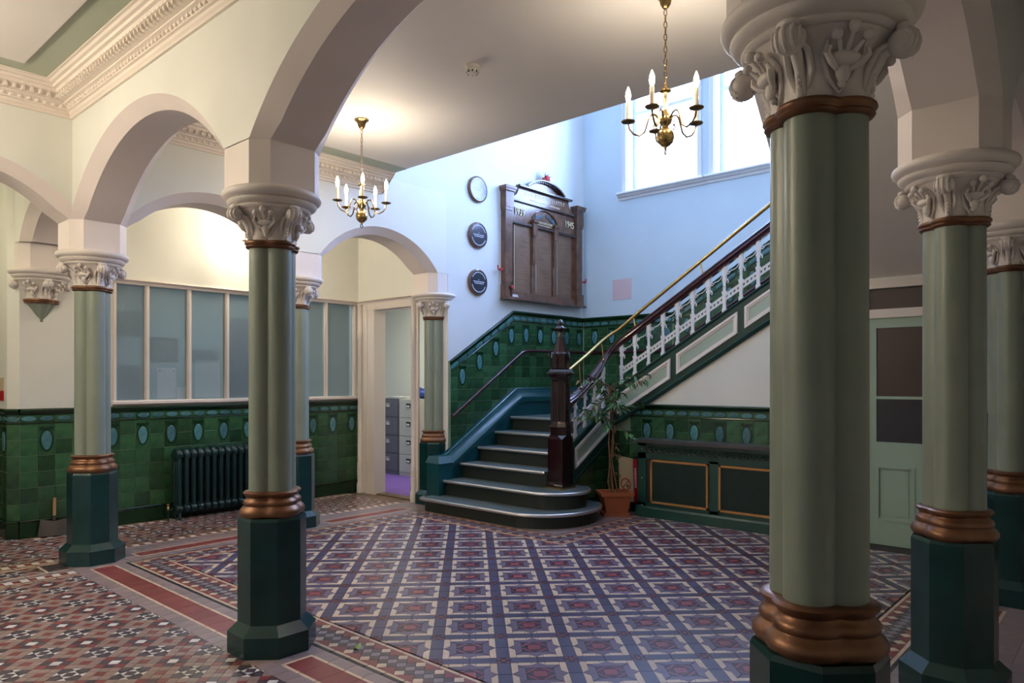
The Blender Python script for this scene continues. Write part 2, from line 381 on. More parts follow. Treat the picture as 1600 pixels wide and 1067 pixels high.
struct(obj('ceiling_stair_soffit', mb, 'ceil'), 'grey sloping underside of the third stair flight above the green door', 'ceiling')

# ------------------------------------------------------------------ tiled dado walls
mb = MB(); pts = []
def medal(k):
    return [((.047+k)*cos(a), (.082+k)*sin(a) if sin(a) > 0 else (.105+k*1.3)*-abs(sin(a))**1.15) for a in [2*pi*i/18 for i in range(18)]]
def medallion_mesh(T):
    mb = MB(); Z = Vector(T(0, 0, 0)); F = lambda a, b, d: tuple(Vector(T(a, b, d))-Z)
    mb.prism(medal(.013), F, 0, .004, 1, False)
    o, i = medal(0), medal(-.008); n = len(o)
    mb.add([F(a, b, .010) for a, b in i]+[F(a, b, .004) for a, b in o], [tuple(range(n))]+[(j, j+n, (j+1) % n+n, (j+1) % n) for j in range(n)], 0)
    for sx in (-1, 1):
        mb.prism([(0, .092), (sx*.03, .124), (sx*.066, .118), (sx*.05, .100), (sx*.068, .086), (sx*.03, .088)], F, 0, .006, 1, False)
    mb.prism([(-.012, .085), (.012, .085), (.012, .12), (-.012, .12)], F, 0, .008, 1, False)
    return mb.mesh('medallion', ['turq', 'tilerim'])
CAP = [(0, 0), (.028, 0), (.036, -.010), (.036, -.020), (.026, -.030), (.020, -.044), (.010, -.052), (.010, -.062), (0, -.062)]
def dado(parent, T, s0, s1, path, zb, off=0, phase=0, skirt=True, rake=False, tw=.147, lip=True):
    """a tiled wall face: cap, oval border tiles, medallions, square tiles, skirting - each tile its own object"""
    key = tuple(round(c, 2) for c in (Vector(T(1, 0, 0))-Vector(T(0, 0, 0))))
    mb = MB(); mb.sweep(path, CAP, T); obj('dado_cap', mb, 'tiledk', parent, smooth=50)
    def top(s):
        for (a, za), (b, zb_) in zip(path, path[1:]):
            if min(a, b)-1e-6 <= s <= max(a, b)+1e-6: return za+(zb_-za)*(s-a)/(b-a)
        return path[-1][1]
    mb = MB(); mb.sweep([(a, z-.132) for a, z in path], [(0, 0), (.010, 0), (.012, -.006), (.010, -.014), (0, -.014)], T); obj('dado_fillet', mb, 'tiledk', parent)
    L = s1-s0; n = max(1, round(L/.147)); w = L/n
    for i in range(n):
        a, b = s0+i*w+.001, s0+(i+1)*w-.001
        P = [(a, top(a)-.131), (b, top(b)-.131), (b, top(b)-.063), (a, top(a)-.063)]
        t = tile('border_tile', P, 'tile', T, 0, .004, parent)
        c = (a+b)/2; E = [(c+.062*cos(q), top(c+.062*cos(q))-.097+.025*sin(q)) for q in [2*pi*k/14 for k in range(14)]]
        m0 = sum(p[1] for p in E)/14
        o = tile('oval', E, 'turq', T, .002, .011, t, .006); o.location = Vector(T(c, m0, 0))-t.location
    planes = [(-1, 0, -s0), (1, 0, s1), (0, -1, -zb)]
    for (a, za), (b, zb_) in zip(path, path[1:]):
        k = (zb_-za)/(b-a); planes.append((-k, 1, za-k*a-.146))
    zt = max(z for _, z in path)-.146; nc = math.ceil(L/tw)
    if rake: th = .147; nr = math.ceil((zt-zb)/th)
    else: nr = round((zt-zb)/.147); th = (zt-zb)/nr
    if ('med', key) not in CACHE: CACHE[('med', key)] = medallion_mesh(T)
    for c in range(-1 if off else 0, nc):
        a = s0+off+c*tw; shield = (c+phase) % 2 == 0
        for r in range(nr):
            if shield and not rake and r >= nr-2: continue
            P = clip([(a, zb+r*th), (a+tw, zb+r*th), (a+tw, zb+(r+1)*th), (a, zb+(r+1)*th)], planes)
            if len(P) < 3 or area(P) < 4e-4: continue
            tile('wall_tile', shrink(P, .0014), 'tile', T, 0, .005, parent, .003)
        if shield:
            cs = a+tw/2
            if cs+tw*.5 > s1+.01: continue
            zc = (top(cs)-.146-th if not rake else top(cs)-.146-.16)
            P = [(a+.001, zc-th+.001), (a+tw-.001, zc-th+.001), (a+tw-.001, zc+th-.001), (a+.001, zc+th-.001)]
            if rake: P = clip(P, planes)
            t = tile('medallion_tile', P, 'tile', T, 0, .008 if rake else .005, parent, .003)
            put('medallion', CACHE[('med', key)], t, Vector(T(cs, zc, .008 if rake else .005))-t.location)
    if skirt:
        mb = MB(); mb.sweep([(s0, zb), (s1, zb)], [(0, 0), (.024, 0), (.028, -.01), (.018, -.022), (.014, -.03), (.014, -zb), (0, -zb)], T); obj('skirting', mb, 'tiledk', parent)
def groutplate(parent, T, poly):
    mb = MB(); mb.prism(poly, T, 0, .001); obj('tile_bedding', mb, 'grout', parent)
ZD = 1.225
T = PV(VB); groutplate(wb, T, [(1.94, 0), (5.79, 0), (5.79, ZD), (1.94, ZD)]); dado(wb, T, 1.94, 5.79, [(1.94, ZD), (5.79, ZD)], .17, phase=1)
T = PU(1.86); groutplate(wr, T, [(8.03, 0), (10.1, 0), (10.1, ZD), (8.03, ZD)]); dado(wr, T, 8.03, 9.8, [(8.03, ZD), (9.8, ZD)], .17)
q = .7071; T = lambda s, z, d: (1.86+s*q-d*q, 8.03-s*q-d*q, z)
groutplate(wr, T, [(0, 0), (.113, 0), (.113, ZD), (0, ZD)]); dado(wr, T, 0, .113, [(-.005, ZD), (.118, ZD)], .17, phase=1, tw=.113)
T = PU(US)
groutplate(wc, T, [(4.79, 0), (1.99, 0), (1.99, ZD), (4.3, ZD), (4.79, .88)])
dado(wc, T, 2.0, 4.5, [(2.0, ZD), (4.5, ZD)], .17, phase=1)
for r in range(5):
    for c in range(2): tile('wall_tile', [(4.502+c*.147, .172+r*.147), (4.502+(c+1)*.147-.003, .172+r*.147), (4.502+(c+1)*.147-.003, .172+(r+1)*.147-.003), (4.502+c*.147, .172+(r+1)*.147-.003)], 'tile', T, 0, .005, wc, .003)
dado(wc, T, -.64, 1.03, [(-.64, ZD), (1.03, ZD)], .17); groutplate(wc, T, [(-.64, 0), (1.03, 0), (1.03, ZD), (-.64, ZD)])
T = PV(4.8)
for r in range(5):
    for c in range(6):
        P = clip([(6.22+c*.147, .15+r*.147), (6.22+(c+1)*.147, .15+r*.147), (6.22+(c+1)*.147, .15+(r+1)*.147), (6.22+c*.147, .15+(r+1)*.147)], [(1, 0, 7.09), (-.58, 1, .45-.58*6.22)])
        if len(P) > 2 and area(P) > 4e-4: tile('wall_tile', shrink(P, .0014), 'tile', T, 0, .005, wv, .003)
mb = MB(); mb.sweep([(6.1, .15), (7.09, .15)], [(0, 0), (.02, 0), (.014, -.03), (.014, -.15), (0, -.15)], T); obj('skirting', mb, 'tiledk', wv)
T = PV(VF); R0, R1 = (5.97, 1.727), (7.125, 2.42)
groutplate(wm, T, [(5.97, 0), (UW, 0), (UW, 2.42), R1, R0]); dado(wm, T, 5.985, UW-.01, [R0, R1, (UW, 2.42)], .50, off=.126, phase=0, skirt=False, rake=True, tw=.151)
T = PU(UW); groutplate(ws, T, [(6.35, 1), (4.85, 1), (4.85, 2.42), (6.35, 2.42)]); dado(ws, T, 4.86, 6.34, [(4.85, 2.42), (6.355, 2.42)], 1.30, skirt=False, tw=.151)
rk = lambda v: 2.42+.6*(4.85-v)
groutplate(ws, T, [(4.85, 1), (2.45, 2.0), (2.45, rk(2.45)), (4.85, 2.42)]); dado(ws, T, 2.45, 4.84, [(2.45, rk(2.45)), (4.85, 2.42)], 1.45, skirt=False, rake=True, tw=.151)
# corner bead where the raking tiles meet the end column
mb = MB(); mb.box(5.955, 5.985, VF-.012, VF+.05, .6, 1.73); obj('corner_bead', mb, 'grout', wm)

# ------------------------------------------------------------------ floor: every tessera is geometry
mb = MB(); mb.box(-1.35, UW+.3, -2.15, 10.75, -.2, -.006)
fl = struct(obj('floor', mb, 'f_grout'), 'patterned encaustic tile floor in red, cream, slate and grey', 'floor')
TL = {'hall_tile': [], 'border_tile': [], 'mosaic_tile': [], 'paving_tile': []}
Q2 = sqrt(.5); DI = (Q2, -Q2); DJ = (Q2, Q2)
def rectplanes(x0, x1, y0, y1): return [(-1, 0, -x0), (1, 0, x1), (0, -1, -y0), (0, 1, y1)]
def addt(kind, poly, m, planes=()):
    p = clip(list(poly), planes)
    if len(p) > 2 and area(p) > 5e-5: TL[kind].append((p, m))
M0 = .36375; OX, OY = 2.8256, 2.5842
L2 = lambda a, b: (OX+a*DI[0]+b*DJ[0], OY+a*DI[1]+b*DJ[1])
# one panel of the hall pattern in units of half its side
PAN = []
for k in range(4):
    R = lambda pts, k=k: [(x, y) if k == 0 else (-y, x) if k == 1 else (-x, -y) if k == 2 else (y, -x) for x, y in pts]
    PAN += [(R([(.25, -.25), (.5, 0), (.25, .25)]), 'f_dark'), (R([(.5, 0), (.7, 0) if False else (.5, .2), (.2, .5), (0, .5)]), 'f_pink'), (R([(.5, .2), (.5, .5), (.2, .5)]), 'f_dark')]
    PAN.append((R([(.5, .5), (-.5, .5), (-.76, .76), (-.24, .76), (0, 1), (.24, .76), (.76, .76)]), 'f_field'))
    if k % 2 == 0: PAN += [(R([(-.76, .76), (-.24, .76), (-.24, 1), (-.76, 1)]), 'f_cream'), (R([(.24, .76), (.76, .76), (.76, 1), (.24, 1)]), 'f_cream'), (R([(-.24, .76), (0, 1), (-.24, 1)]), 'f_cream'), (R([(.24, .76), (.24, 1), (0, 1)]), 'f_cream')]
    else: PAN += [(R([(0, 1), (.24, .76), (.76, .76), (1, .76) if False else (1, .76), (1, 1)]), 'f_cream'), (R([(0, 1), (-1, 1), (-1, .76), (-.24, .76)]), 'f_cream')]
PAN.append(([(-.25, -.25), (.25, -.25), (.25, .25), (-.25, .25)], 'f_red'))
HB = .4*M0; BW = .1*M0
regs = [rectplanes(2.566, 5.15, 1.29, 5.985), rectplanes(5.15, 6.84, 1.29, 3.985)]
for i in range(-14, 14):
    for j in range(-8, 16):
        c = L2((i+.5)*M0, (j+.5)*M0)
        if not (2.2 < c[0] < 7.2 and .9 < c[1] < 6.4): continue
        cell = [([((i+.5)*M0+x*HB, (j+.5)*M0+y*HB) for x, y in pp], m) for pp, m in PAN]
        for h in (0, 1):
            a0 = i*M0+BW+h*HB; b0 = j*M0+BW+h*HB
            cell.append(([(a0, j*M0-BW), (a0+HB, j*M0-BW), (a0+HB, j*M0+BW), (a0, j*M0+BW)], 'f_band'))
            cell.append(([(i*M0-BW, b0), (i*M0+BW, b0), (i*M0+BW, b0+HB), (i*M0-BW, b0+HB)], 'f_band'))
        s = BW*2/3
        for p in range(3):
            for r in range(3):
                a0 = i*M0-BW+p*s; b0 = j*M0-BW+r*s
                cell.append(([(a0, b0), (a0+s, b0), (a0+s, b0+s), (a0, b0+s)], 'f_pink' if (p+r) % 2 == 0 and (p, r) != (1, 1) else 'f_red' if (p, r) == (1, 1) else 'f_dark'))
        for rg in regs:
            for pp, m in cell: addt('hall_tile', [L2(*q) for q in pp], m, rg)
# chequer border with mitred corners
def border(P, Q, nrm, e0, e1):
    """from P to Q along the field's edge, nrm outward; e = +1 outside corner, -1 inside corner, 0 cut square"""
    L = sqrt((Q[0]-P[0])**2+(Q[1]-P[1])**2); t = ((Q[0]-P[0])/L, (Q[1]-P[1])/L)
    W = lambda s, d: (P[0]+t[0]*s+nrm[0]*d, P[1]+t[1]*s+nrm[1]*d)
    pl = [(-1, -e0, 0), (1, -e1, L), (0, -1, 0)]
    def put_(pts, m, lo, hi_):
        p = clip(pts, pl+[(0, -1, -lo), (0, 1, hi_)])
        if len(p) > 2 and area(p) > 4e-5: TL['border_tile'].append(([W(*q) for q in p], m))
    for lo, hi_, m, ln in ((-.014, 0, 'f_band', .15), (0, .020, 'f_cream', .15), (.238, .258, 'f_cream', .15), (.258, .280, 'f_black', .15)):
        s = -.6
        while s < L+.6: put_([(s, lo), (s+ln, lo), (s+ln, hi_), (s, hi_)], m, max(lo, 0) if lo >= 0 else lo, hi_); s += ln
    h = .0363; c0 = .129; k = -16
    while (k-2)*h < L+.6:
        s = k*h
        D = lambda s, d, m: put_([(s-h, d), (s, d-h), (s+h, d), (s, d+h)], m, .02, .238)
        if k % 2 == 0:
            D(s, c0, 'f_grey')
            for sg in (-1, 1):
                if k % 4 == 0: D(s, c0+sg*2*h, 'f_cream')
                else: put_([(s-2*h, c0+sg*3*h), (s, c0+sg*h), (s+2*h, c0+sg*3*h)], 'f_brick', .02, .238)
        else:
            for sg in (-1, 1): D(s, c0+sg*h, 'f_slate')
        k += 1
border((2.552, 1.276), (2.552, 6.0), (-1, 0), 1, 1)
border((2.552, 6.0), (5.165, 6.0), (0, 1), 1, 1)
border((5.165, 6.0), (5.165, 4.0), (1, 0), 1, -1)
border((5.165, 4.0), (6.84, 4.0), (0, 1), -1, 0)
border((7.0, 1.276), (2.552, 1.276), (0, -1), 0, 1)
def strips(kind, x0, x1, y0, y1, lx, ly, m):
    nx = max(1, round((x1-x0)/lx)); ny = max(1, round((y1-y0)/ly))
    for i in range(nx):
        for j in range(ny):
            a, b = x0+(x1-x0)*i/nx, x0+(x1-x0)*(i+1)/nx; c, d = y0+(y1-y0)*j/ny, y0+(y1-y0)*(j+1)/ny
            addt(kind, [(a, c), (b, c), (b, d), (a, d)], m)
def framed(x0, x1, y0, y1, lx, ly):
    w = .02
    strips('paving_tile', x0+w, x1-w, y0+w, y1-w, lx, ly, 'f_brick')
    for r in ((x0, x1, y0, y0+w), (x0, x1, y1-w, y1), (x0, x0+w, y0+w, y1-w), (x1-w, x1, y0+w, y1-w)): strips('paving_tile', *r, .15 if r[1]-r[0] > .1 else 1, .15 if r[3]-r[2] > .1 else 1, 'f_cream')
# front arcade strip (along y), passage strip (along x), right strip
gy = [-.65, 1.02, 3.42, 3.98, 6.28]
for a, b, panel in ((-.65, 1.02, 0), (1.02, 3.42, 1), (3.42, 3.98, 0), (3.98, 6.28, 1)):
    if panel: strips('paving_tile', 1.90, 1.998, a, b, .1, .1, 'f_quarry'); framed(1.998, 2.192, a, b, .3, .15); strips('paving_tile', 2.192, 2.27, a, b, .1, .15, 'f_quarry')
    else: strips('paving_tile', 1.90, 2.27, a, b, .1, .1, 'f_quarry')
strips('paving_tile', 1.90, 2.42, 6.28, 6.82, .1, .1, 'f_quarry')
for a, b, panel in ((2.42, 3.72, 1), (3.72, 4.32, 0), (4.32, 5.42, 1), (5.42, 5.95, 0)):
    if panel: strips('paving_tile', a, b, 6.28, 6.40, .15, .12, 'f_quarry'); framed(a, b, 6.40, 6.58, .15, .3); strips('paving_tile', a, b, 6.58, 6.82, .12, .12, 'f_quarry')
    else: strips('paving_tile', a, b, 6.28, 6.82, .1, .1, 'f_quarry')
for a, b, panel in ((2.27, 3.7, 1), (3.7, 4.3, 0), (4.3, 5.6, 1), (5.6, 7.1, 0)):
    if panel: strips('paving_tile', a, b, .89, .996, .15, .1, 'f_quarry'); framed(a, b, .70, .89, .15, .3); strips('paving_tile', a, b, .40, .70, .15, .15, 'f_quarry')
    else: strips('paving_tile', a, b, .40, .996, .1, .1, 'f_quarry')
strips('paving_tile', 2.27, 7.1, -.65, .40, .15, .15, 'f_quarry')
strips('paving_tile', 5.447, 6.98, 4.28, 6.28, .15, .15, 'f_quarry'); strips('paving_tile', 5.6, 5.98, 6.82, 7.9, .15, .15, 'f_brown')
# left of the corner column: framed panel and dashed bands
def dashes(x0, x1, y0, y1, step=.1035, ph=0):
    n = int((x1-x0)/step)
    for k in range(n+1):
        a = x1-(k+1)*step
        addt('paving_tile', [(a, y0), (a+step*.5, y0), (a+step*.5, y1), (a, y1)], 'f_brick', [(-1, 0, -x0)]); addt('paving_tile', [(a+step*.5, y0), (a+step, y0), (a+step, y1), (a+step*.5, y1)], 'f_white', [(-1, 0, -x0)])
def band(x0, x1, ys, ms):
    for a, b, m in zip(ys, ys[1:], ms):
        if m is None: continue
        if m == 'dash': dashes(x0, x1, a, b)
        else: strips('paving_tile', x0, x1, a, b, .15, 1, m)
band(-.2, 1.90, [6.175, 6.19, 6.215, 6.235, 6.31, 6.33, 6.345, 6.385, 6.41, 6.67, 6.695], ['f_cream', 'f_brown', 'f_cream', 'dash', 'f_cream', 'f_slate', 'f_quarry', 'f_cream', None, 'f_cream'])
strips('paving_tile', 1.76, 1.90, 6.41, 6.67, .15, .1, 'f_slate'); strips('paving_tile', 1.74, 1.76, 6.41, 6.67, .1, .13, 'f_cream')
band(-.2, 1.90, [6.695, 6.74, 6.76, 6.835, 6.855, 6.885], ['f_quarry', 'f_cream', 'dash', 'f_cream', 'f_brown'])
band(2.0, 5.6, [6.82, 6.835, 6.905, 6.92, 6.95], ['f_cream', 'dash', 'f_cream', 'f_brown'])
band(2.0, 5.6, [7.78, 7.80, 7.87, 7.89, 7.95], ['f_cream', 'dash', 'f_cream', 'f_brown'])
# small square mosaic of the front room and the passage
def mosaic(x0, x1, y0, y1, ox, oy):
    p = .0503; pl = rectplanes(x0, x1, y0, y1); N = 80
    for a in range(-N, N):
        for b in range(-N, N):
            ca, cb = (a+.5)*p, (b+.5)*p
            cx, cy = ox+ca*DI[0]+cb*DJ[0], oy+ca*DI[1]+cb*DJ[1]
            if not (x0-.04 < cx < x1+.04 and y0-.04 < cy < y1+.04): continue
            q = [(ox+u*p*DI[0]+v*p*DJ[0], oy+u*p*DI[1]+v*p*DJ[1]) for u, v in ((a, b), (a+1, b), (a+1, b+1), (a, b+1))]
            A, B = (a+1) % 6, (b+1) % 6; la, lb = A % 3, B % 3; ctr = (la == 1 and lb == 1); edge = (la == 1) != (lb == 1)
            if A < 3 and B < 3: m = 'f_white' if ctr else 'f_slate' if edge else 'f_brick'
            elif A >= 3 and B >= 3:
                if edge:
                    o = (cx, cy); q4 = q
                    for k in range(4):
                        addt('mosaic_tile', [q4[k], q4[(k+1) % 4], o], 'f_white' if k % 2 == (0 if la == 1 else 1) else 'f_navy', pl)
                    continue
                m = 'f_slate'
            else: m = 'f_brick' if ctr else 'f_beige'
            addt('mosaic_tile', q, m, pl)
mosaic(.2, 1.90, 1.6, 6.175, 1.6094, 5.175); mosaic(.2, 1.74, 6.41, 6.67, 1.3, 6.54)
mosaic(2.0, 5.6, 6.95, 7.78, 3.1, 7.3); mosaic(.3, 2.0, 6.885, 8.6, 3.1, 7.3)
cy_, cx_ = (.7460, .6660), (.6660, -.7460)
def seen(poly):
    x = sum(p[0] for p in poly)/len(poly); y = sum(p[1] for p in poly)/len(poly)
    Y = x*cy_[0]+y*cy_[1]; X = x*cx_[0]+y*cx_[1]
    if Y < .8: return 0
    u, v = 800+1119*X/Y, 593.3+1119*1.5/Y
    if u < -20 or u > 1620 or v > 1085: return 0
    return area(poly)*1119**2*1.5/Y**3
for kind, lst in TL.items():
    lst.sort(key=lambda q: -seen(q[0])); g = .0011
    for p, m in lst[:300]: tile(kind, shrink(p, g), m, PF, -.006, 0, fl)
    names = sorted({m for _, m in lst[300:]}); mb = MB()
    for p, m in lst[300:]: mb.prism(shrink(p, g), PF, -.006, 0, names.index(m), False)
    if lst[300:]:
        me = mb.mesh(kind+'s', names, recalc=False)
        flip = [pl.index for pl in me.polygons if abs(pl.normal.z) > .9 and pl.normal.z < 0]
        if flip:
            b = bmesh.new(); b.from_mesh(me); b.faces.ensure_lookup_table(); bmesh.ops.reverse_faces(b, faces=[b.faces[i] for i in flip]); b.to_mesh(me); b.free()
        o = put(kind+'s', me, fl); o['kind'] = 'stuff'
mb = MB(); mb.box(5.95, 8.0, 6.785, 10.6, -.006, .004); mb.box(2.1, 5.95, 8.1, 10.6, -.006, .004)
struct(obj('floor_office', mb, 'carpet'), 'purple carpet inside the office', 'floor')
mb = MB(); mb.box(5.80, 5.96, 6.785, 7.58, -.006, .012); tag(obj('door_sill', mb, 'f_brown'), 'worn brown sill board across the open office doorway', 'sill')['kind'] = 'thing'

# ------------------------------------------------------------------ columns
def quat(z, r, d, n=40, mix=0, R=0):
    out = []
    for k in range(n):
        a = 2*pi*k/n; ph = (a+pi/4) % (pi/2)-pi/4
        rho = d*cos(ph)+sqrt(max(r*r-d*d*sin(ph)**2, 0)); rho = rho*(1-mix)+R*mix
        out.append((rho*cos(a), rho*sin(a), z))
    return out
def octring(z, h): return [(x, y, z) for x, y in octo((0, 0), h, .5858*h)]
LR, LD = .072, .064
ped = MB(); ped.loft([octring(0, .222), octring(.115, .222), octring(.165, .172), octring(.725, .172), octring(.742, .165)])
base = MB(); base.loft([quat(.738+h, LR+k, LD) for h, k in ((0, .030), (.008, .042), (.022, .050), (.036, .050), (.052, .040), (.060, .030), (.066, .026), (.074, .030), (.086, .031), (.096, .024), (.103, .014), (.112, .012), (.122, .020), (.130, .028), (.138, .029), (.144, .022), (.147, .004))])
shaft = MB(); shaft.loft([quat(.88, LR, LD), quat(2.235, LR*.97, LD)])
neck = MB(); neck.loft([quat(2.225+h, LR+k, LD) for h, k in ((0, .0), (.003, .010), (.010, .016), (.016, .012), (.020, .014), (.028, .021), (.036, .020), (.042, .012), (.044, 0))])
bell = MB(); bell.loft([quat(z, LR+k, LD, 40, mx, R) for z, k, mx, R in ((2.265, -.004, 0, .1), (2.30, -.004, .1, .125), (2.35, .004, .4, .14), (2.40, .02, .8, .165), (2.43, .03, 1, .19), (2.438, .03, 1, .196))])
abac = MB(); abac.lathe([(.19, 2.432), (.205, 2.436), (.212, 2.448), (.206, 2.456), (.226, 2.462), (.240, 2.474), (.243, 2.484), (.236, 2.490), (.252, 2.496), (.266, 2.508), (.270, 2.522), (.266, 2.536), (.250, 2.546), (.20, 2.55)], n=40)
bud = MB()
bud.ball((.222, 0, 2.398), .040, 14, 8, (1, 1.1, .98)); bud.ball((.226, 0, 2.436), .019, 8, 5, (1.2, 1.8, .8))
for k in range(5): bud.tube([(.222+.041*cos(a)*cos(b), .044*sin(b)*1.0, 2.398+.040*sin(a)*cos(b)) for a in (-1.2, -.6, 0, .6, 1.1) for b in [(-2+k)*.45]], .004, 5)
for q in (-1, 1): bud.tube([(.196, q*.012, 2.40), (.232, q*.016, 2.405), (.242, q*.010, 2.42)], [.007, .008, .004], 6)
for k in range(7): bud.ball((.142+.002*k, 0, 2.275+k*.017), .010, 6, 4)
bud.tube([(.128, 0, 2.27), (.142, 0, 2.34), (.17, 0, 2.385), (.205, 0, 2.395)], [.014, .014, .018, .02], 8)
for q in (-1, 1): bud.tube([(.12, q*.012, 2.28), (.14, q*.03, 2.34), (.165, q*.028, 2.385), (.19, q*.015, 2.40)], [.006, .009, .010, .008], 6)
flo = MB()
for py, pz, px, r in ((0, 2.420, .200, .017), (-.042, 2.402, .190, .015), (.042, 2.402, .190, .015)):
    flo.ball((px, py, pz), r, 8, 5); flo.tube([(.142, py*.2, 2.35), (px-.006, py*.8, pz-.01)], [.008, .006], 6)
flo.ball((.150, 0, 2.358), .036, 10, 6, (.65, 1.3, .55)); flo.ball((.138, 0, 2.328), .022, 8, 5, (.7, 1.0, 1.5)); flo.ball((.130, 0, 2.298), .012, 8, 5)
for q in (-1, 1): flo.tube([(.135, q*.012, 2.33), (.155, q*.04, 2.345), (.165, q*.058, 2.365), (.17, q*.05, 2.38)], [.008, .010, .010, .006], 6)
for q in (-1, 1): flo.tube([(.115, 0, 2.28), (.122, q*.035, 2.32), (.138, q*.055, 2.37), (.16, q*.05, 2.40)], [.004, .007, .007, .004], 6)
CM = {n: m.mesh(n, mt, sm) for n, m, mt, sm in (('pedestal', ped, 'teal', False), ('base_moulding', base, 'copper', 50), ('shaft', shaft, 'shaft', 50), ('neck_ring', neck, 'copper', 50), ('capital', bell, 'plaster', 50), ('abacus', abac, 'plaster', 50), ('bud', bud, 'plaster', 60), ('flower', flo, 'plaster', 60))}
def capital(t, dz=0):
    put('neck_ring', CM['neck_ring'], t, (0, 0, dz)); cp = put('capital', CM['capital'], t, (0, 0, dz)); put('abacus', CM['abacus'], cp)
    for k in range(4): put('bud', CM['bud'], cp, (0, 0, 0), k*pi/2); put('flower', CM['flower'], cp, (0, 0, 0), k*pi/2+pi/4)
def column(loc, label):
    t = thing('clustered_column', label, 'column', (*loc, 0), 0, 'green columns of the arcades')
    t['kind'] = 'thing'
    for n in ('pedestal', 'base_moulding', 'shaft'): put(n, CM[n], t)
    capital(t)
    return t
column((UA, VL), 'green column with carved white capital standing in front of the radiator wall, leftmost')
column((UA, VM), 'tall green column with dark octagonal pedestal between red floor strips, left of the centre')
column((UB, VL), 'distant green column half hidden behind the tall left-centre column, on the passage edge')
column((UC, VL), 'green column set against the stair wall end beside the office doorway')
column((UA, VR), 'largest and nearest green column, cut off by the bottom of the picture')
column((UB, VR), 'green column on dark pedestal just right of the nearest column, beside the green door')
column((UC, VR), 'green column partly cut off by the right edge of the picture')
t = thing('corbel_capital', 'carved white corbel capital with green pointed underside on the pier wall', 'corbel', (UA, VB+.02, 0))
capital(t); mb = MB(); mb.loft([quat(2.235, LR*.97, LD)]+[quat(z, LR*k, LD*k) for z, k in ((2.15, .55), (2.09, .28), (2.07, .20), (2.06, .22), (2.05, .12))]); obj('pendant', mb, 'shaft', t, 50)

# ------------------------------------------------------------------ windows and daylight
for i, (a, b) in enumerate(WIN):
    mb = MB(); f = .05; x0, x1 = UW+.16, UW+.22
    mb.box(x0, x1, a, a+f, zw, hi); mb.box(x0, x1, b-f, b, zw, hi); mb.box(x0, x1, a+f, b-f, zw, zw+f); mb.box(x0, x1, a+f, b-f, hi-f, hi); mb.box(x0, x1, a+f, b-f, 5.30, 5.35)
    mb.box(UW-.022, UW, a-.075, a-.01, zw, hi); mb.box(UW-.022, UW, b+.01, b+.075, zw, hi); mb.box(UW-.034, UW-.022, a-.075, a-.055, zw, hi); mb.box(UW-.034, UW-.022, b+.055, b+.075, zw, hi)
    w = struct(obj('window_%d' % (i+1), mb, 'whitecool'), ['tall white framed stair window nearest the memorial board', 'tall white framed stair window beside the big column', 'tall white framed stair window hidden behind the nearest column'][i], 'window')
    for z0, z1 in ((zw+f, 5.30), (5.35, hi-f)):
        mb = MB(); mb.box(UW+.185, UW+.195, a+f, b-f, z0, z1); obj('pane', mb, 'windowglass', w)
    mb = MB(); mb.sweep([(a-.15, zw), (b+.13, zw)], [(-.15, 0), (.09, 0), (.105, -.012), (.105, -.03), (.075, -.04), (.06, -.06), (.03, -.07), (.02, -.1), (-.15, -.1)], PU(UW)); obj('sill', mb, 'whitecool', w)
    light('daylight_portal', 'AREA', (UW+.36, (a+b)/2, (zw+hi)/2), 1, size=hi-zw, size_y=b-a, rot=(0, pi/2, 0), portal=True)

# ------------------------------------------------------------------ staircase
stair = thing('staircase', 'turning staircase with dark carved newel, white iron balusters and dark green strings', 'staircase', (6.2, 5.3, 0))
SP = stair.location.copy()
def sobj(name, mb, m, parent=None, smooth=False):
    o = obj(name, mb, m, stair if parent is None else parent, smooth)
    if parent is None: o.location = -SP
    return o
NU = [5.42+.302*k for k in range(7)]; NZ = [.15+.175*k for k in range(6)]
def plan(k, ins=0):
    u = NU[k]+ins
    if k == 0:
        P = [(6.0, 6.30-ins), (u+.10, 6.30-ins), (u+.03, 6.27-ins), (u, 6.19)]
        P += [(6.03-(.61-ins)*cos(a), 4.87-(.55-ins)*sin(a)) for a in [pi*.83*i/22 for i in range(23)]]
        return P+[(6.55, 4.82), (6.0, 4.82)]
    if k == 1:
        P = [(6.3, 6.205), (u, 6.205)]+[(6.10-(.38-ins)*cos(a), 4.85-(.40-ins)*sin(a)) for a in [pi*.88*i/20 for i in range(21)]]
        return P+[(6.47, 4.82), (6.3, 4.82)]
    w = 4.90 if k < 3 else 4.82
    return [(NU[k]+.36, 6.205), (u, 6.205), (u, w), (NU[k]+.36, w)]
for k in range(6):
    zb_ = 0 if k == 0 else NZ[k-1]-.01
    last = k == 5
    mb = MB(); P = plan(k, .03)
    if last: P = [(7.0, 6.205), (NU[5]+.03, 6.205), (NU[5]+.03, 4.82), (7.0, 4.82)]
    mb.prism(P, PF, zb_, NZ[k]-.028); st = sobj('step', mb, 'riser')
    if last: P = [(UW, VF), (NU[5]+.15, VF), (NU[5], 6.205), (NU[5], 4.82), (UW, 4.82)]
    else: P = plan(k)
    mb = MB(); mb.prism(P, PF, NZ[k]-.028, NZ[k]); obj('tread', mb, 'steptop', st)
    if k == 0: path = plan(0)[1:26]
    elif k == 1: path = plan(1)[1:22]
    else: path = [(NU[k], 6.205), (NU[k], 4.90 if k < 3 else 4.83)]
    mb = MB(); mb.tube([(x, y, NZ[k]-.013) for x, y in path], .019, 10); obj('nosing', mb, 'nosing', st, 60)
mb = MB(); mb.box(7.0, UW, 4.82, VF, .7, NZ[5]-.028); sobj('landing', mb, 'riser')
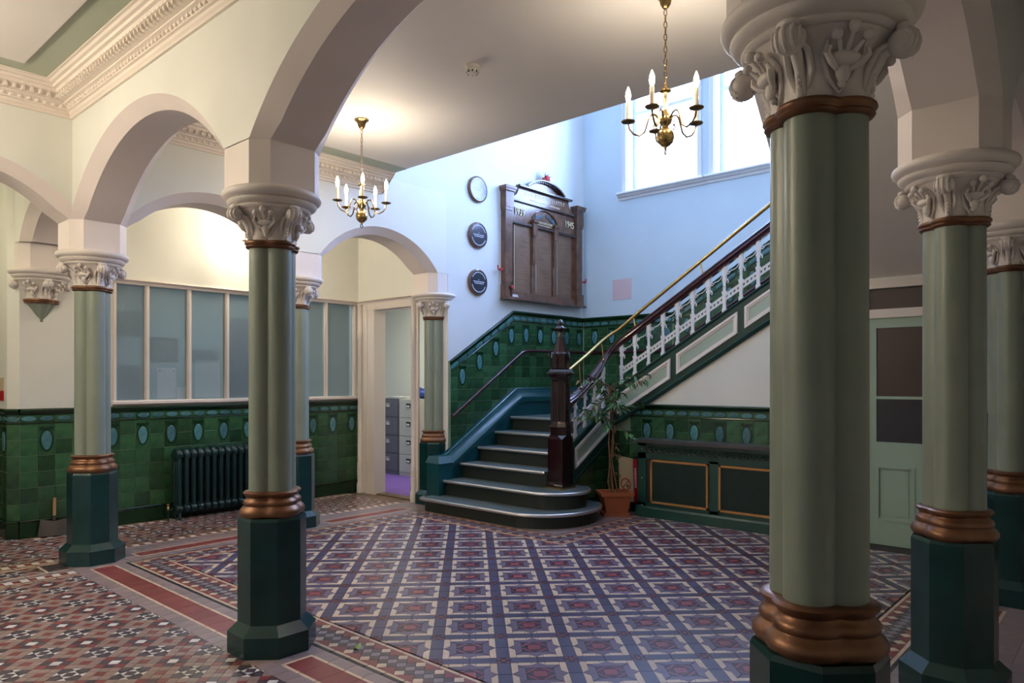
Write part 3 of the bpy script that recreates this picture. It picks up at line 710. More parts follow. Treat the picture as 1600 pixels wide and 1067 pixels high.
for i in range(8):
    z = NZ[5]+.175*(i+1); v = 4.80-.29*i
    mb = MB(); mb.box(US+.03, UW-.03, v-.31, v, z-.2, z-.02, 0); st = sobj('step', mb, 'riser')
    mb = MB(); mb.box(US+.03, UW-.03, v-.31, v+.02, z-.02, z); obj('tread', mb, 'steptop', st)
# skirting along the wall
mb = MB(); T = PV(VF)
mb.prism([(5.83, 0), (5.83, .46), (7.146, 1.27), (UW-.01, 1.27), (UW-.01, .5)], T, .0, .135)
mb.sweep([(5.80, .575), (7.146, 1.395), (UW-.01, 1.395)], [(0, 0), (.05, 0), (.062, -.012), (.066, -.03), (.085, -.04), (.092, -.06), (.12, -.105), (.15, -.125), (.155, -.15), (.15, -.19), (0, -.19)], T)
sobj('wall_string', mb, 'tealstair', smooth=25)
mb = MB(); mb.box(5.64, 5.86, 6.175, 6.39, 0, .52); mb.add([(5.63, 6.165, .52), (5.87, 6.165, .52), (5.87, 6.40, .52), (5.63, 6.40, .52), (5.68, 6.22, .60), (5.86, 6.22, .60), (5.86, 6.40, .60), (5.68, 6.40, .60)], [(0, 1, 2, 3), (4, 5, 6, 7), (0, 1, 5, 4), (1, 2, 6, 5), (2, 3, 7, 6), (3, 0, 4, 7)]); mb.box(5.62, 5.87, 6.155, 6.39, 0, .12)
sobj('string_end_block', mb, 'tealstair')
# outer strings with framed panels
zt1 = lambda u: .85+.58*(u-6.43); z2t = lambda v: 1.987+.6*(3.693-v)
def string(T, a, b, zt, hgt, panels):
    mb = MB(); mb.prism([(a, zt(a)), (b, zt(b)), (b, zt(b)-hgt), (a, zt(a)-hgt)], T, -.06, .030)
    st = sobj('outer_string', mb, 'string')
    mb = MB(); mb.sweep([(a, zt(a)), (b, zt(b))], [(-.06, .0), (-.06, .012), (.045, .012), (.048, 0), (.040, -.015), (.030, -.022), (.0, -.022)], T); obj('string_cap', mb, 'string', st)
    mb = MB(); mb.sweep([(a, zt(a)-hgt), (b, zt(b)-hgt)], [(-.03, .03), (.038, .03), (.044, .015), (.036, -.005), (.03, -.02), (-.03, -.02)], T); obj('string_bead', mb, 'string', st)
    for p, r in panels:
        q = lambda s, e: zt(s)-e
        O = [(p, q(p, .315)), (r, q(r, .315)), (r, q(r, .082)), (p, q(p, .082))]
        def ins(w):
            sg = 1 if r > p else -1
            return [(p+sg*w, q(p+sg*w, .315-w*1.15)), (r-sg*w, q(r-sg*w, .315-w*1.15)), (r-sg*w, q(r-sg*w, .082+w*1.15)), (p+sg*w, q(p+sg*w, .082+w*1.15))]
        A, B, C = O, ins(.028), ins(.046)
        mb = MB(); v = [T(*x, .03) for x in A]+[T(*x, .047) for x in ins(.004)]+[T(*x, .047) for x in B]+[T(*x, .038) for x in ins(.033)]+[T(*x, .038) for x in C]+[T(*x, .028) for x in C]
        mb.add(v, [(k*4+j, k*4+(j+1) % 4, (k+1)*4+(j+1) % 4, (k+1)*4+j) for k in range(5) for j in range(4)]); obj('panel_frame', mb, 'white', st)
        mb = MB(); mb.prism(C, T, .02, .0315); obj('panel', mb, 'greenpanel', st)
    return st
string(PV(4.8), 6.28, 7.13, zt1, .45, [(6.385, 7.06)])
string(PU(US), 4.83, 2.25, z2t, .405, [(4.665, 3.964), (3.893, 3.186), (3.115, 2.41)])
mb = MB(); mb.box(7.03, 7.13, 4.77, 4.86, .62, 1.45); sobj('corner_post', mb, 'string')
# iron balusters
def bal_mesh():
    mb = MB()
    for z0, z1, w in ((-.05, .055, .017), (.055, .12, .012), (.12, .21, .015), (.21, .235, .018), (.235, .34, .010), (.34, .365, .016), (.365, .40, .012), (.40, .475, .017), (.475, .52, .013)): w *= 1.3; mb.box(-w, w, -w*.6, w*.6, z0, z1)
    for z in (.225, .29, .352): mb.ball((0, 0, z), .017, 8, 4)
    return mb.mesh('baluster', 'whitecool')
def bay_mesh(k):   # ironwork of one bay, a runs to the next baluster, climbing k
    mb = MB(); L = .182; sl = lambda a: .6*a
    for lo, hi_ in ((.125, .132), (.193, .20)): mb.add([(x, y, sl(x)+h) for h in (lo, hi_) for y in (-.008, .008) for x in (.01, L-.01)], [(0, 2, 3, 1), (4, 5, 7, 6), (0, 1, 5, 4), (2, 6, 7, 3), (0, 4, 6, 2), (1, 3, 7, 5)])
    n = 4; w = (L-.02)/n
    for i in range(n):
        c = .01+(i+.5)*w; h0 = .1625; r = .0135
        sq = [(w/2*x, .0305*y) for x, y in ((1, 0), (1, 1), (0, 1), (-1, 1), (-1, 0), (-1, -1), (0, -1), (1, -1))]
        ho = [(r*cos(a), r*1.15*sin(a)) for a in [2*pi*j/8 for j in range(8)]]
        for y in (-.006, .006):
            v = [(c+x, y, sl(c+x)+h0+z) for x, z in sq]+[(c+x, y, sl(c+x)+h0+z) for x, z in ho]
            mb.add(v, [(j, (j+1) % 8, (j+1) % 8+8, j+8) for j in range(8)])
    def curve(pts, r=.0055): mb.tube([(a, 0, sl(a)+b) for a, b in pts], r, 6)
    zc = lambda pts: [(a, z-.6*a) for a, z in pts]
    curve(zc([(.014+.158*(1-cos(t)), .445+.125*sin(t)) for t in [pi/2*i/10 for i in range(11)]]), .0065)
    curve(zc([(.042+.016*cos(t)*(1-.05*t), .425+.017*sin(t)*(1-.05*t)) for t in [i*.7 for i in range(10)]][::-1]+[(.075, .445), (.105, .452), (.135, .47), (.155, .495), (.168, .53)]), .006)
    curve(zc([(.030+.014*cos(t), .335+.018*sin(t)) for t in [i*.6-1.2 for i in range(9)]]), .006)
    curve(zc([(.014, .455), (.024, .41), (.020, .37), (.035, .355)]), .006)
    return mb.mesh('scroll_ironwork', 'whitecool')
BM, SM = bal_mesh(), bay_mesh(.6)
for k in range(13):
    v = 4.62-.182*k; o = put('baluster', BM, stair, Vector((US-.005, v, z2t(v)))-SP, -pi/2)
    if k < 12: put('scroll_ironwork', SM, stair, Vector((US-.005, v, z2t(v)))-SP, -pi/2)
for k in range(4):
    u = 6.425+.184*k; put('baluster', BM, stair, Vector((u, 4.795, zt1(u)))-SP)
    if k < 3: put('scroll_ironwork', SM, stair, Vector((u, 4.795, zt1(u)))-SP)
# handrail
hr2 = lambda v: 2.575+.618*(3.693-v)
hp = [(6.29, 4.80, 1.300), (6.40, 4.80, 1.345), (6.60, 4.80, 1.465), (6.80, 4.80, 1.60), (6.93, 4.80, 1.72), (7.02, 4.79, 1.82), (7.075, 4.75, 1.90), (7.095, 4.68, 1.96), (7.1, 4.58, hr2(4.58)), (7.1, 4.3, hr2(4.3)), (7.1, 2.2, hr2(2.2))]
def railsweep(pts, prof):
    P = [Vector(p) for p in pts]; rings = []
    for i, p in enumerate(P):
        t = P[min(i+1, len(P)-1)]-P[max(i-1, 0)]; n = Vector((t.y, -t.x, 0)).normalized()
        rings.append([tuple(p+n*d+Vector((0, 0, h))) for d, h in prof])
    mb = MB(); mb.loft(rings); return mb
HP = [(-.02, 0), (.02, 0), (.034, -.008), (.042, -.022), (.036, -.034), (.040, -.044), (.050, -.052), (.052, -.068), (.040, -.080), (.030, -.088), (.026, -.105), (-.026, -.105), (-.030, -.088), (-.040, -.080), (-.052, -.068), (-.050, -.052), (-.040, -.044), (-.036, -.034), (-.042, -.022), (-.034, -.008)]
sobj('handrail', railsweep(hp, HP), 'rail', smooth=35)
mb = MB(); mb.tube([(6.28, 4.80, 1.585), (6.65, 4.80, 1.78), (6.95, 4.79, 1.955), (7.07, 4.76, 2.03), (7.1, 4.66, 2.09), (7.1, 4.374, 2.285), (7.1, 2.2, 3.69)], .020, 12); br = sobj('brass_rail', mb, 'brass', smooth=60)
for p in ((6.5, 4.80, 1.70, 1.41), (6.93, 4.79, 1.94, 1.73), (7.1, 4.46, 2.22, 2.08), (7.1, 3.62, 2.77, 2.60), (7.1, 2.8, 3.30, 3.12)):
    mb = MB(); mb.tube([(p[0], p[1]-.03, p[3]), (p[0], p[1], p[2])], .009, 8); mb.ball((p[0], p[1]-.03, p[3]), .018, 8, 5); obj('bracket', mb, 'brass', br, 60)
# wall rail
mb = MB(); mb.tube([(5.95, 6.27, 1.06), (7.12, 6.27, 1.80), (7.22, 6.27, 1.86), (7.34, 6.27, 1.89), (8.55, 6.27, 1.90), (8.62, 6.24, 1.90), (8.64, 6.17, 1.90), (8.64, 5.0, 1.90), (8.64, 4.8, 1.95), (8.64, 2.6, 3.3)], .024, 10); wrl = sobj('wall_rail', mb, 'rail', smooth=60)
for p in ((6.2, 1.218), (7.0, 1.724), (7.8, 1.895)):
    mb = MB(); mb.tube([(p[0], VF+.0, p[1]-.07), (p[0], 6.28, p[1]-.07), (p[0], 6.27, p[1]-.02)], .009, 6); obj('bracket', mb, 'bronze', wrl)
# newel post
NX, NY = 6.165, 4.80
nw = MB(); sq = lambda h, z, ch=.004: [(NX+x, NY+y, z) for x, y in octo((0, 0), h, ch)]
oc = lambda h, z: sq(h, z, .5858*h)
nw.loft([sq(.118, .325), sq(.118, .352), sq(.108, .362), sq(.100, .372), sq(.100, .86, .006), oc(.112, .90), oc(.114, .99), oc(.100, 1.03), oc(.094, 1.05), oc(.094, 1.48), oc(.100, 1.50), oc(.128, 1.53), oc(.136, 1.555), oc(.136, 1.585), oc(.118, 1.61), oc(.092, 1.625), oc(.092, 1.78), oc(.078, 1.80), oc(.034, 1.95), oc(.034, 1.965)])
npost = sobj('newel_post', nw, 'mahog')
for k in range(8):
    a = pi/8+k*pi/4; mb = MB(); c = (NX+.098*cos(a), NY+.098*sin(a))
    mb.lathe([(.013, 1.06), (.013, 1.46)], (c[0], c[1], 0), 8); obj('reed', mb, 'mahog', npost, 60)
    a = k*pi/4; n = (cos(a), sin(a)); tt = (-sin(a), cos(a)); G = lambda s, z, d: (NX+n[0]*(.088+d)+tt[0]*s, NY+n[1]*(.088+d)+tt[1]*s, z)
    mb = MB(); mb.prism([(-.032, 1.63), (.032, 1.63), (.032, 1.74), (0, 1.80), (-.032, 1.74)], G, -.02, .014); mb.prism([(-.016, 1.65), (.016, 1.65), (.016, 1.73), (0, 1.76), (-.016, 1.73)], G, 0, .018); obj('gablet', mb, 'mahog', npost)
for k in range(24):
    a = 2*pi*k/24
    if k == 0: bead = MB()
    bead.ball((NX+.140*cos(a), NY+.140*sin(a), 1.568), .014, 6, 4)
obj('bead_ring', bead, 'mahog', npost, 60)
mb = MB(); mb.lathe([(.036, 1.955), (.034, 1.97), (.026, 1.99), (.026, 2.02), (.05, 2.035), (.056, 2.055), (.05, 2.072), (.03, 2.082), (.028, 2.09), (.036, 2.105), (.034, 2.125), (.018, 2.148), (.006, 2.158)], (NX, NY, 0), 12)
for k in range(10): a = 2*pi*k/10; mb.ball((NX+.052*cos(a), NY+.052*sin(a), 2.055), .014, 6, 4)
obj('finial', mb, 'mahog', npost, 50)
mb = MB(); mb.box(NX-.122, NX+.122, NY-.122, NY+.122, .325, .340); obj('plinth_edge', mb, 'brass', npost)

# ------------------------------------------------------------------ glazed office screen and doorway trim
mb = MB(); T = PV(VB); mb.sweep([(2.74, 1.285), (5.78, 1.285)], [(-.1, 0), (.035, 0), (.045, -.01), (.045, -.035), (.02, -.05), (-.1, -.05)], T)
scr = struct(obj('window_4', mb, 'white'), 'long white glazed office screen above the green tiled wall', 'window')
mb = MB(); mb.sweep([(2.70, 2.55), (5.80, 2.55)], [(-.06, 0), (.05, 0), (.055, -.015), (.03, -.03), (.02, -.055), (-.06, -.055)], T); obj('top_rail', mb, 'white', scr)
mul = [2.765, 3.09, 3.537, 3.972, 4.41, 4.855, 5.302, 5.745]
for i, m in enumerate(mul):
    mb = MB(); mb.box(m-.022, m+.022, VB-.004, VB+.06, 1.28, 2.50); mb.box(m-.010, m+.010, VB-.014, VB, 1.28, 2.50); obj('mullion', mb, 'white', scr)
    if i < len(mul)-1: mb = MB(); mb.box(m+.022, mul[i+1]-.022, VB+.028, VB+.034, 1.285, 2.50); obj('pane', mb, 'screenglass', scr)
T = PU(5.8)
mb = MB()
for a, b in ((7.56, 7.76), (6.70, 6.80)): mb.box(5.775, 5.80, a, b, 0, 2.50)
mb.box(5.765, 5.775, 7.56, 7.60, 0, 2.42); mb.box(5.765, 5.775, 7.71, 7.76, 0, 2.5); mb.box(5.77, 5.80, 6.72, 7.76, 2.41, 2.50); mb.box(5.80, 5.95, 7.56, 7.585, 0, 2.42); mb.box(5.80, 5.95, 6.78, 7.58, 2.40, 2.42)
dr = struct(obj('door_1', mb, 'white'), 'open office doorway with moulded white frame', 'door')
mb = MB(); mb.sweep([(6.72, 2.55), (7.95, 2.55)], [(0, 0), (.05, 0), (.055, -.015), (.03, -.03), (.02, -.055), (0, -.055)], T); obj('door_cornice', mb, 'white', dr)
mb = MB(); mb.box(5.785, 5.80, 7.76, 7.945, 0, 2.50); obj('door_lining', mb, 'white', dr)
for v in (7.86, 6.77):
    mb = MB(); mb.lathe([(.045, 0), (.045, .12), (.034, .14), (.04, .30), (.036, .33), (.042, .35), (.036, .37), (.042, .39), (.03, .41), (.03, 2.02), (.038, 2.03), (.034, 2.05), (.042, 2.07), (.036, 2.09), (.044, 2.11), (.034, 2.14), (.034, 2.47), (.05, 2.5)], (5.765, v, 0), 14); obj('colonnette', mb, 'white', dr, 50)

mb = MB(); mb.box(.45, 1.75, 10.15, 10.2, 0, 2.3); cdr = struct(obj('added_dark_door', mb, 'wooddk'), 'unseen dark double door added to darken the reflected end of the side corridor', 'door')  # unseen door, added so the glossy corridor tiles reflect something dark
for a in (.52, 1.13):
    for z0, z1 in ((.2, 1.0), (1.15, 2.1)): mb = MB(); mb.box(a, a+.55, 10.13, 10.15, z0, z1); obj('panel', mb, 'wooddk', cdr)
# ------------------------------------------------------------------ green door under the stairs
X = US; mb = MB()
for b in ((X-.03, X+.08, 1.95, 2.02, 0, 2.40), (X-.03, X+.08, 1.03, 1.10, 0, 2.40), (X-.03, X+.08, 1.10, 1.95, 2.33, 2.40), (X-.03, X+.08, 1.10, 1.95, 2.06, 2.14)): mb.box(*b)
d2 = struct(obj('door_2', mb, 'white'), 'pale green half glazed door in white frame under the stairs', 'door')
mb = MB(); x0, x1 = X-.005, X+.035
for b in ((1.875, 1.95, 0, 2.06), (1.10, 1.175, 0, 2.06), (1.175, 1.875, 1.97, 2.06), (1.175, 1.875, .72, .935), (1.175, 1.875, 0, .22), (1.49, 1.56, .22, .72), (1.175, 1.875, 1.325, 1.35)): mb.box(x0, x1, *b)
lf = obj('door_leaf', mb, 'doorgreen', d2)
for a, b in ((1.175, 1.49), (1.56, 1.875)):
    mb = MB(); mb.box(x0+.012, x1, a, b, .22, .72); mb.box(x0+.006, x0+.012, a+.05, b-.05, .27, .67); pnl = obj('panel', mb, 'doorgreen', lf)
    mb = MB()
    for q in ((a, a+.022, .22, .72), (b-.022, b, .22, .72), (a+.022, b-.022, .22, .242), (a+.022, b-.022, .698, .72)): mb.box(x0-.006, x0+.012, *q)
    obj('panel_moulding', mb, 'doorgreen', lf)
for z0, z1, m in ((.935, 1.325, 'darkglass'), (1.35, 1.97, 'glassblind')): mb = MB(); mb.box(x0+.014, x0+.02, 1.175, 1.875, z0, z1); obj('pane', mb, m, lf)
mb = MB(); mb.box(X+.02, X+.03, 1.10, 1.95, 2.14, 2.33); obj('transom_pane', mb, 'glassblind', d2)
for z in (.45, 1.5): mb = MB(); mb.lathe([(.012, z-.05), (.012, z+.05)], (X-.012, 1.955, 0), 8); obj('hinge', mb, 'doorgreen', d2)
mb = MB(); mb.ball((x0-.04, 1.15, 1.05), .028, 10, 6); mb.tube([(x0, 1.15, 1.05), (x0-.04, 1.15, 1.05)], .01, 8); obj('knob', mb, 'brass', lf, 60)
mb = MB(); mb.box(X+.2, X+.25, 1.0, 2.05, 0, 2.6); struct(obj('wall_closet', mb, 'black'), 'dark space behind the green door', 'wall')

# ------------------------------------------------------------------ chandeliers
def chandelier(loc, rz, label, watt, dead=()):
    t = thing('chandelier', label, 'chandelier', loc, rz, 'brass candle chandeliers')
    mb = MB(); mb.lathe([(.062, 0), (.062, -.008), (.045, -.018), (.034, -.04), (.030, -.06), (.018, -.078), (.008, -.085)], n=18); obj('canopy', mb, 'bronze', t, 50)
    mb = MB(); z = -.085; k = 0
    while z > -.53:
        pts = []
        for i in range(9):
            a = 2*pi*i/8; p = (.009*cos(a), 0, z-.022+.022*sin(a)); pts.append(p if k % 2 else (0, p[0], p[2]))
        mb.tube(pts, .003, 5, caps=False); z -= .036; k += 1
    obj('chain', mb, 'bronze', t)
    mb = MB(); mb.lathe([(.005, -.53), (.012, -.545), (.034, -.562), (.034, -.568), (.012, -.575), (.010, -.60), (.018, -.63), (.013, -.66), (.016, -.69), (.034, -.715), (.040, -.735), (.034, -.755), (.018, -.77), (.018, -.78), (.036, -.79), (.050, -.815), (.052, -.84), (.045, -.865), (.025, -.885), (.010, -.893), (.008, -.905)], n=16); obj('stem', mb, 'brass', t, 50)
    mb = MB(); mb.tube([(.016*cos(2*pi*i/12), 0, -.92+.016*sin(2*pi*i/12)) for i in range(13)], .004, 6, caps=False); obj('ring', mb, 'bronze', t, 60)
    for i in range(5):
        a = 2*pi*i/5; R = lambda r, h: (r*cos(a), r*sin(a), h)
        mb = MB(); mb.tube([R(.03, -.735), R(.055, -.70), R(.078, -.695), R(.095, -.715), R(.105, -.75), R(.12, -.795), R(.15, -.815), R(.185, -.80), R(.208, -.77), R(.215, -.735)], [.006]*10, 6)
        mb.tube([R(.05, -.745), R(.07, -.765), R(.06, -.785), R(.048, -.775)], .004, 5); ar = obj('arm', mb, 'bronze', t, 60)
        x, y = .215*cos(a), .215*sin(a)
        mb = MB(); mb.lathe([(.006, -.738), (.040, -.728), (.042, -.722), (.012, -.720)], (x, y, 0), 14); obj('drip_pan', mb, 'bronze', ar, 50)
        mb = MB(); mb.lathe([(.012, -.72), (.012, -.61)], (x, y, 0), 10); obj('candle_sleeve', mb, 'candle', ar, 50)
        mb = MB(); mb.lathe([(.007, -.61), (.013, -.595), (.016, -.575), (.013, -.55), (.006, -.53), (.002, -.52)], (x, y, 0), 10); obj('bulb', mb, 'bulb' if i not in dead else 'detector', ar, 60)
        if i not in dead:
            c = Matrix.Rotation(rz, 3, 'Z') @ Vector((x, y, -.565)); light('candle_bulb_light', 'POINT', Vector(loc)+c, watt, (1, .87, .70), .03)
    return t
chandelier((3.755, 5.098, ZC), .35, 'brass five armed candle chandelier hanging above the small arch', 10)
chandelier((3.715, 2.117, ZC), .80, 'brass five armed candle chandelier hanging before the tall windows', 7, dead=(0,))
chandelier((4.13, 7.37, ZC), .4, 'brass candle chandelier in the passage, mostly hidden behind the left-centre column', 16)
chandelier((-.25, 5.2, ZC), .2, 'brass candle chandelier of the front room, outside the left edge of the view', 54)
mb = MB(); mb.box(4.2, 5.4, 8.8, 9.4, 3.05, 3.098); tag(obj('office_light', mb, 'detector'), 'flat ceiling light panel inside the office', 'light')
light('office_light_glow', 'AREA', (4.8, 9.1, 3.04), 40, (.74, .90, 1.0), 1.2, size_y=.6)
mb = MB(); mb.box(6.6, 7.4, 7.6, 8.4, 3.06, 3.098); tag(obj('office_light', mb, 'detector'), 'flat ceiling light panel just inside the office doorway', 'light')
light('office_light_glow', 'AREA', (7.0, 8.0, 3.05), 40, (1.0, .96, .82), .8)

t = thing('corridor_fill_lamp', 'white globe ceiling lamp in the side corridor, outside the left edge of the view', 'lamp', (1.0, 8.0, ZC))  # out of view, added as fill light for the corridor wall
mb = MB(); mb.lathe([(.06, 0), (.06, -.02), (.012, -.03), (.012, -.5), (.04, -.51)], n=14); obj('drop_rod', mb, 'brass', t, 50); mb = MB(); mb.ball((0, 0, -.60), .10, 14, 10); obj('globe', mb, 'candle', t, 60)
light('corridor_fill_light', 'POINT', (1.0, 8.0, ZC-.75), 20, (1, .88, .62), .1)
# smoke detector
t = thing('smoke_detector', 'white smoke detector in the middle of the hall ceiling', 'detector', (3.64, 3.63, ZC))
mb = MB(); mb.lathe([(.052, 0), (.054, -.012), (.050, -.022), (.044, -.026)], n=20); obj('base', mb, 'detector', t, 50)
mb = MB(); mb.lathe([(.042, -.026), (.045, -.034), (.040, -.048), (.028, -.058), (.01, -.062)], n=20); hd = obj('head', mb, 'detector', t, 50)
for k in range(8): a = 2*pi*k/8; mb = MB(); mb.box(-.004, .004, -.002, .002, -.056, -.040); o = obj('vent_slot', mb, 'black', hd); o.location = (.041*cos(a), .041*sin(a), 0); o.rotation_euler = (0, 0, a+pi/2)

# ------------------------------------------------------------------ memorial board
B = thing('memorial_board', 'dark wooden war memorial board with arched top and three name panels', 'memorial', (7.75, VF, 2.55))
BL = B.location.copy(); T = PV(VF)
def bo(name, mb, m, parent=None, smooth=False):
    o = obj(name, mb, m, B if parent is None else parent, smooth)
    if parent is None: o.location = -BL
    return o
mb = MB(); mb.prism([(6.96, 2.6), (8.56, 2.6), (8.56, 3.90), (6.96, 3.90)], T, 0, .035); bo('backing', mb, 'wood')
for a, b in ((6.90, 7.03), (8.44, 8.58)):
    mb = MB()
    for z0, z1, e, d in ((2.57, 2.75, .012, .10), (2.75, 3.72, 0, .085), (3.72, 3.76, .008, .095), (3.76, 3.97, .012, .10), (3.97, 4.0, .03, .12), (4.0, 4.035, .04, .13)): mb.prism([(a-e, z0), (b+e, z0), (b+e, z1), (a-e, z1)], T, 0, d)
    bo('post', mb, 'wood')
mb = MB(); mb.prism([(6.88, 2.555), (8.61, 2.555), (8.61, 2.585), (6.88, 2.585)], T, 0, .14); mb.prism([(7.03, 2.585), (8.44, 2.585), (8.44, 2.67), (7.03, 2.67)], T, 0, .07); bo('bottom_rail', mb, 'wood')
for i, (a, b) in enumerate(((7.10, 7.44), (7.55, 7.90), (8.02, 8.36))):
    mb = MB(); mb.prism([(a, 2.67), (b, 2.67), (b, 3.58), (a, 3.58)], T, .03, .045); pn = bo('name_panel', mb, 'woodpanel')
    mb = MB(); mb.prism([(a+.005, 2.70), (a+.012, 2.70), (a+.012, 3.56), (a+.005, 3.56)], T, .045, .0465); obj('gilt_line', mb, 'lettering', pn)
    mb = MB(); rr = random.Random(i)
    for r in range(34):
        z = 3.53-r*.0245; s = a+.05
        while s < b-.06:
            w = rr.uniform(.015, .05); mb.prism([(s, z), (min(s+w, b-.04), z), (min(s+w, b-.04), z+.007), (s, z+.007)], T, .045, .0458); s += w+.012
            if rr.random() < .18: break
    o = obj('name_rows', mb, 'woodletter' if 'woodletter' in MATS else (mat('woodletter', (.27, .165, .09), .4) and 'woodletter'), pn, recalc=False)
for c in (7.495, 7.96):
    mb = MB(); mb.prism([(c-.045, 2.67), (c+.045, 2.67), (c+.045, 3.60), (c-.045, 3.60)], T, .03, .055); mb.prism([(c-.03, 3.08), (c+.03, 3.08), (c+.03, 3.64), (c-.03, 3.64)], T, .05, .075); mb.prism([(c-.045, 3.46), (c+.045, 3.46), (c+.045, 3.66), (c-.045, 3.66)], T, .05, .095); mb.prism([(c-.055, 3.64), (c+.055, 3.64), (c+.055, 3.675), (c-.055, 3.675)], T, .05, .115); bo('pilaster', mb, 'wood')
mb = MB(); mb.prism([(7.03, 3.60), (8.44, 3.60), (8.44, 3.88), (7.03, 3.88)], T, .03, .05); fr = bo('frieze', mb, 'wood')
mb = MB(); mb.prism([(7.03, 3.575), (8.44, 3.575), (8.44, 3.605), (7.03, 3.605)], T, .03, .08); mb.prism([(7.03, 3.875), (8.44, 3.875), (8.44, 3.895), (7.03, 3.895)], T, .03, .085); bo('cornice_rail', mb, 'wooddk')
# shaped header with hollow shoulders
hd = [(7.03, 3.895), (8.44, 3.895), (8.44, 3.93)]+[(8.42-.14*sin(a), 3.93+.15*(1-cos(a))) for a in [pi/2*i/8 for i in range(1, 9)]]+[(8.28, 4.09), (7.19, 4.09)]+[(7.05+.14*cos(a), 3.93+.15*(1-sin(a))) for a in [pi/2*i/8 for i in range(0, 8)]]+[(7.03, 3.93)]
mb = MB(); mb.prism(hd, T, .03, .055); hdr = bo('header', mb, 'wood')
mb = MB(); mb.prism([(7.16, 4.075), (8.31, 4.075), (8.31, 4.10), (7.16, 4.10)], T, .03, .11); bo('header_cornice', mb, 'wooddk')
arc = lambda r: [(7.735+r*1.06*cos(a), 3.98+r*.62*sin(a)) for a in [pi*.16+pi*.68*i/20 for i in range(21)]]
mb = MB(); mb.prism(arc(.42)+[(7.30, 4.10), (8.17, 4.10)], T, .03, .05); bo('pediment', mb, 'wood')
mb = MB(); A, Bq = arc(.445), arc(.415)
rings = [[T(*A[i], .03), T(*A[i], .11), T(*Bq[i], .11), T(*Bq[i], .03)] for i in range(21)]; mb.loft(rings); pe = bo('pediment_moulding', mb, 'wooddk')
C0, C1 = arc(.415), arc(.385)
for i in range(20): mb = MB(); m0 = lambda p, q, t: (p[0]+(q[0]-p[0])*t, p[1]+(q[1]-p[1])*t); mb.prism([C0[i], m0(C0[i], C0[i+1], .55), m0(C1[i], C1[i+1], .55), C1[i]], T, .03, .085); obj('dentil', mb, 'wooddk', pe)
def text(s, size, T3, m, parent, ext=.005):
    cu = bpy.data.curves.new('lettering', 'FONT'); cu.body = s; cu.size = size; cu.extrude = ext; cu.align_x = 'CENTER'
    o = bpy.data.objects.new('tmp', cu); COL.objects.link(o); dg = bpy.context.evaluated_depsgraph_get(); me = bpy.data.meshes.new_from_object(o.evaluated_get(dg)); bpy.data.objects.remove(o)
    for v in me.vertices: v.co = Vector(T3(v.co.x, v.co.y, v.co.z))
    me.materials.clear(); me.materials.append(MATS[m]); return put('lettering', me, parent)
text('1939', .135, lambda x, y, d: T(7.20+x*.82, 3.70+y, .058+d), 'lettering', fr); text('1945', .135, lambda x, y, d: T(8.30+x*.82, 3.70+y, .058+d), 'lettering', fr)
mb = MB(); rr = random.Random(5)
for s0, s1, z, h in ((7.32, 8.16, 3.985, .05), (7.42, 8.08, 3.925, .022), (7.45, 8.02, 3.655, .03), (7.5, 7.95, 3.63, .012)):
    s = s0
    while s < s1:
        w = rr.choice((.006, .008)); mb.prism([(s, z), (s+w, z), (s+w, z+h), (s, z+h)], T, .05, .057)
        if rr.random() < .6: mb.prism([(s, z+h*.8), (s+.028*h/.05, z+h*.8), (s+.028*h/.05, z+h), (s, z+h)], T, .05, .057)
        s += .042*max(h, .022)/.05
obj('carved_lettering', mb, 'lettering', hdr)
mb = MB(); mb.tube([T(7.74+.30*cos(a), 3.60+.24*sin(a), .055) for a in [pi*.06+pi*.88*i/24 for i in range(25)]], .009, 6); obj('arched_bead', mb, 'wooddk', fr)
mb = MB()
for sx in (-1, 1): mb.prism([(7.74+sx*.02, 3.80), (7.74+sx*.17, 3.735), (7.74+sx*.20, 3.76), (7.74+sx*.215, 3.70), (7.74+sx*.16, 3.695), (7.74+sx*.15, 3.71), (7.74+sx*.02, 3.77)], T, .05, .058)
obj('ribbon_emblem', mb, 'blue', fr)
for s0, z, sg in ((6.89, 2.93, -1), (8.59, 2.95, 1)):
    mb = MB(); mb.tube([T(s0, z+.03, .05), T(s0+sg*.03, z, .055), T(s0+sg*.07, z-.01, .06), T(s0+sg*.11, z+.005, .06), T(s0+sg*.115, z+.05, .06)], .010, 6); mb.ball(T(s0+sg*.07, z+.005, .06), .016, 8, 5); bo('side_bracket', mb, 'poppy')
W_ = thing('poppy_wreath', 'red poppy with green leaves on top of the memorial board', 'wreath', (7.74, VF-.07, 4.275))
mb = MB(); mb.ball((.03, 0, .02), .055, 10, 6, (1, .6, 1)); mb.ball((-.04, 0, 0), .03, 8, 5, (1, .6, 1)); obj('poppy', mb, 'poppy', W_, 60)
for k in range(9):
    a = k*.55-.4; mb = MB(); mb.add([(0, 0, .03), (.03*cos(a+.4), -.02, .03+.05*sin(a+.4)), (.11*cos(a), -.01, .05+.10*sin(a)), (.03*cos(a-.4), .01, .03+.05*sin(a-.4))], [(0, 1, 2), (0, 2, 3)]); obj('leaf', mb, 'leaf', W_)
mb = MB(); mb.prism([(6.99, 2.585), (7.10, 2.585), (7.085, 2.62), (7.0, 2.62)], T, .09, .13); cd_ = tag(obj('memorial_card', mb, 'letterwhite'), 'small white card standing on the memorial board ledge', 'card')
k_ = thing('poppy_cross', 'small red poppy cross leaning on the memorial board post', 'cross', (6.985, VF-.11, 2.585))
mb = MB(); mb.box(-.006, .006, -.004, .004, 0, .2); mb.box(-.04, .04, -.004, .004, .12, .135); obj('cross', mb, 'wooddk', k_); mb = MB(); mb.ball((0, -.012, .125), .028, 8, 5, (1, .4, 1)); obj('poppy', mb, 'poppy', k_, 60)

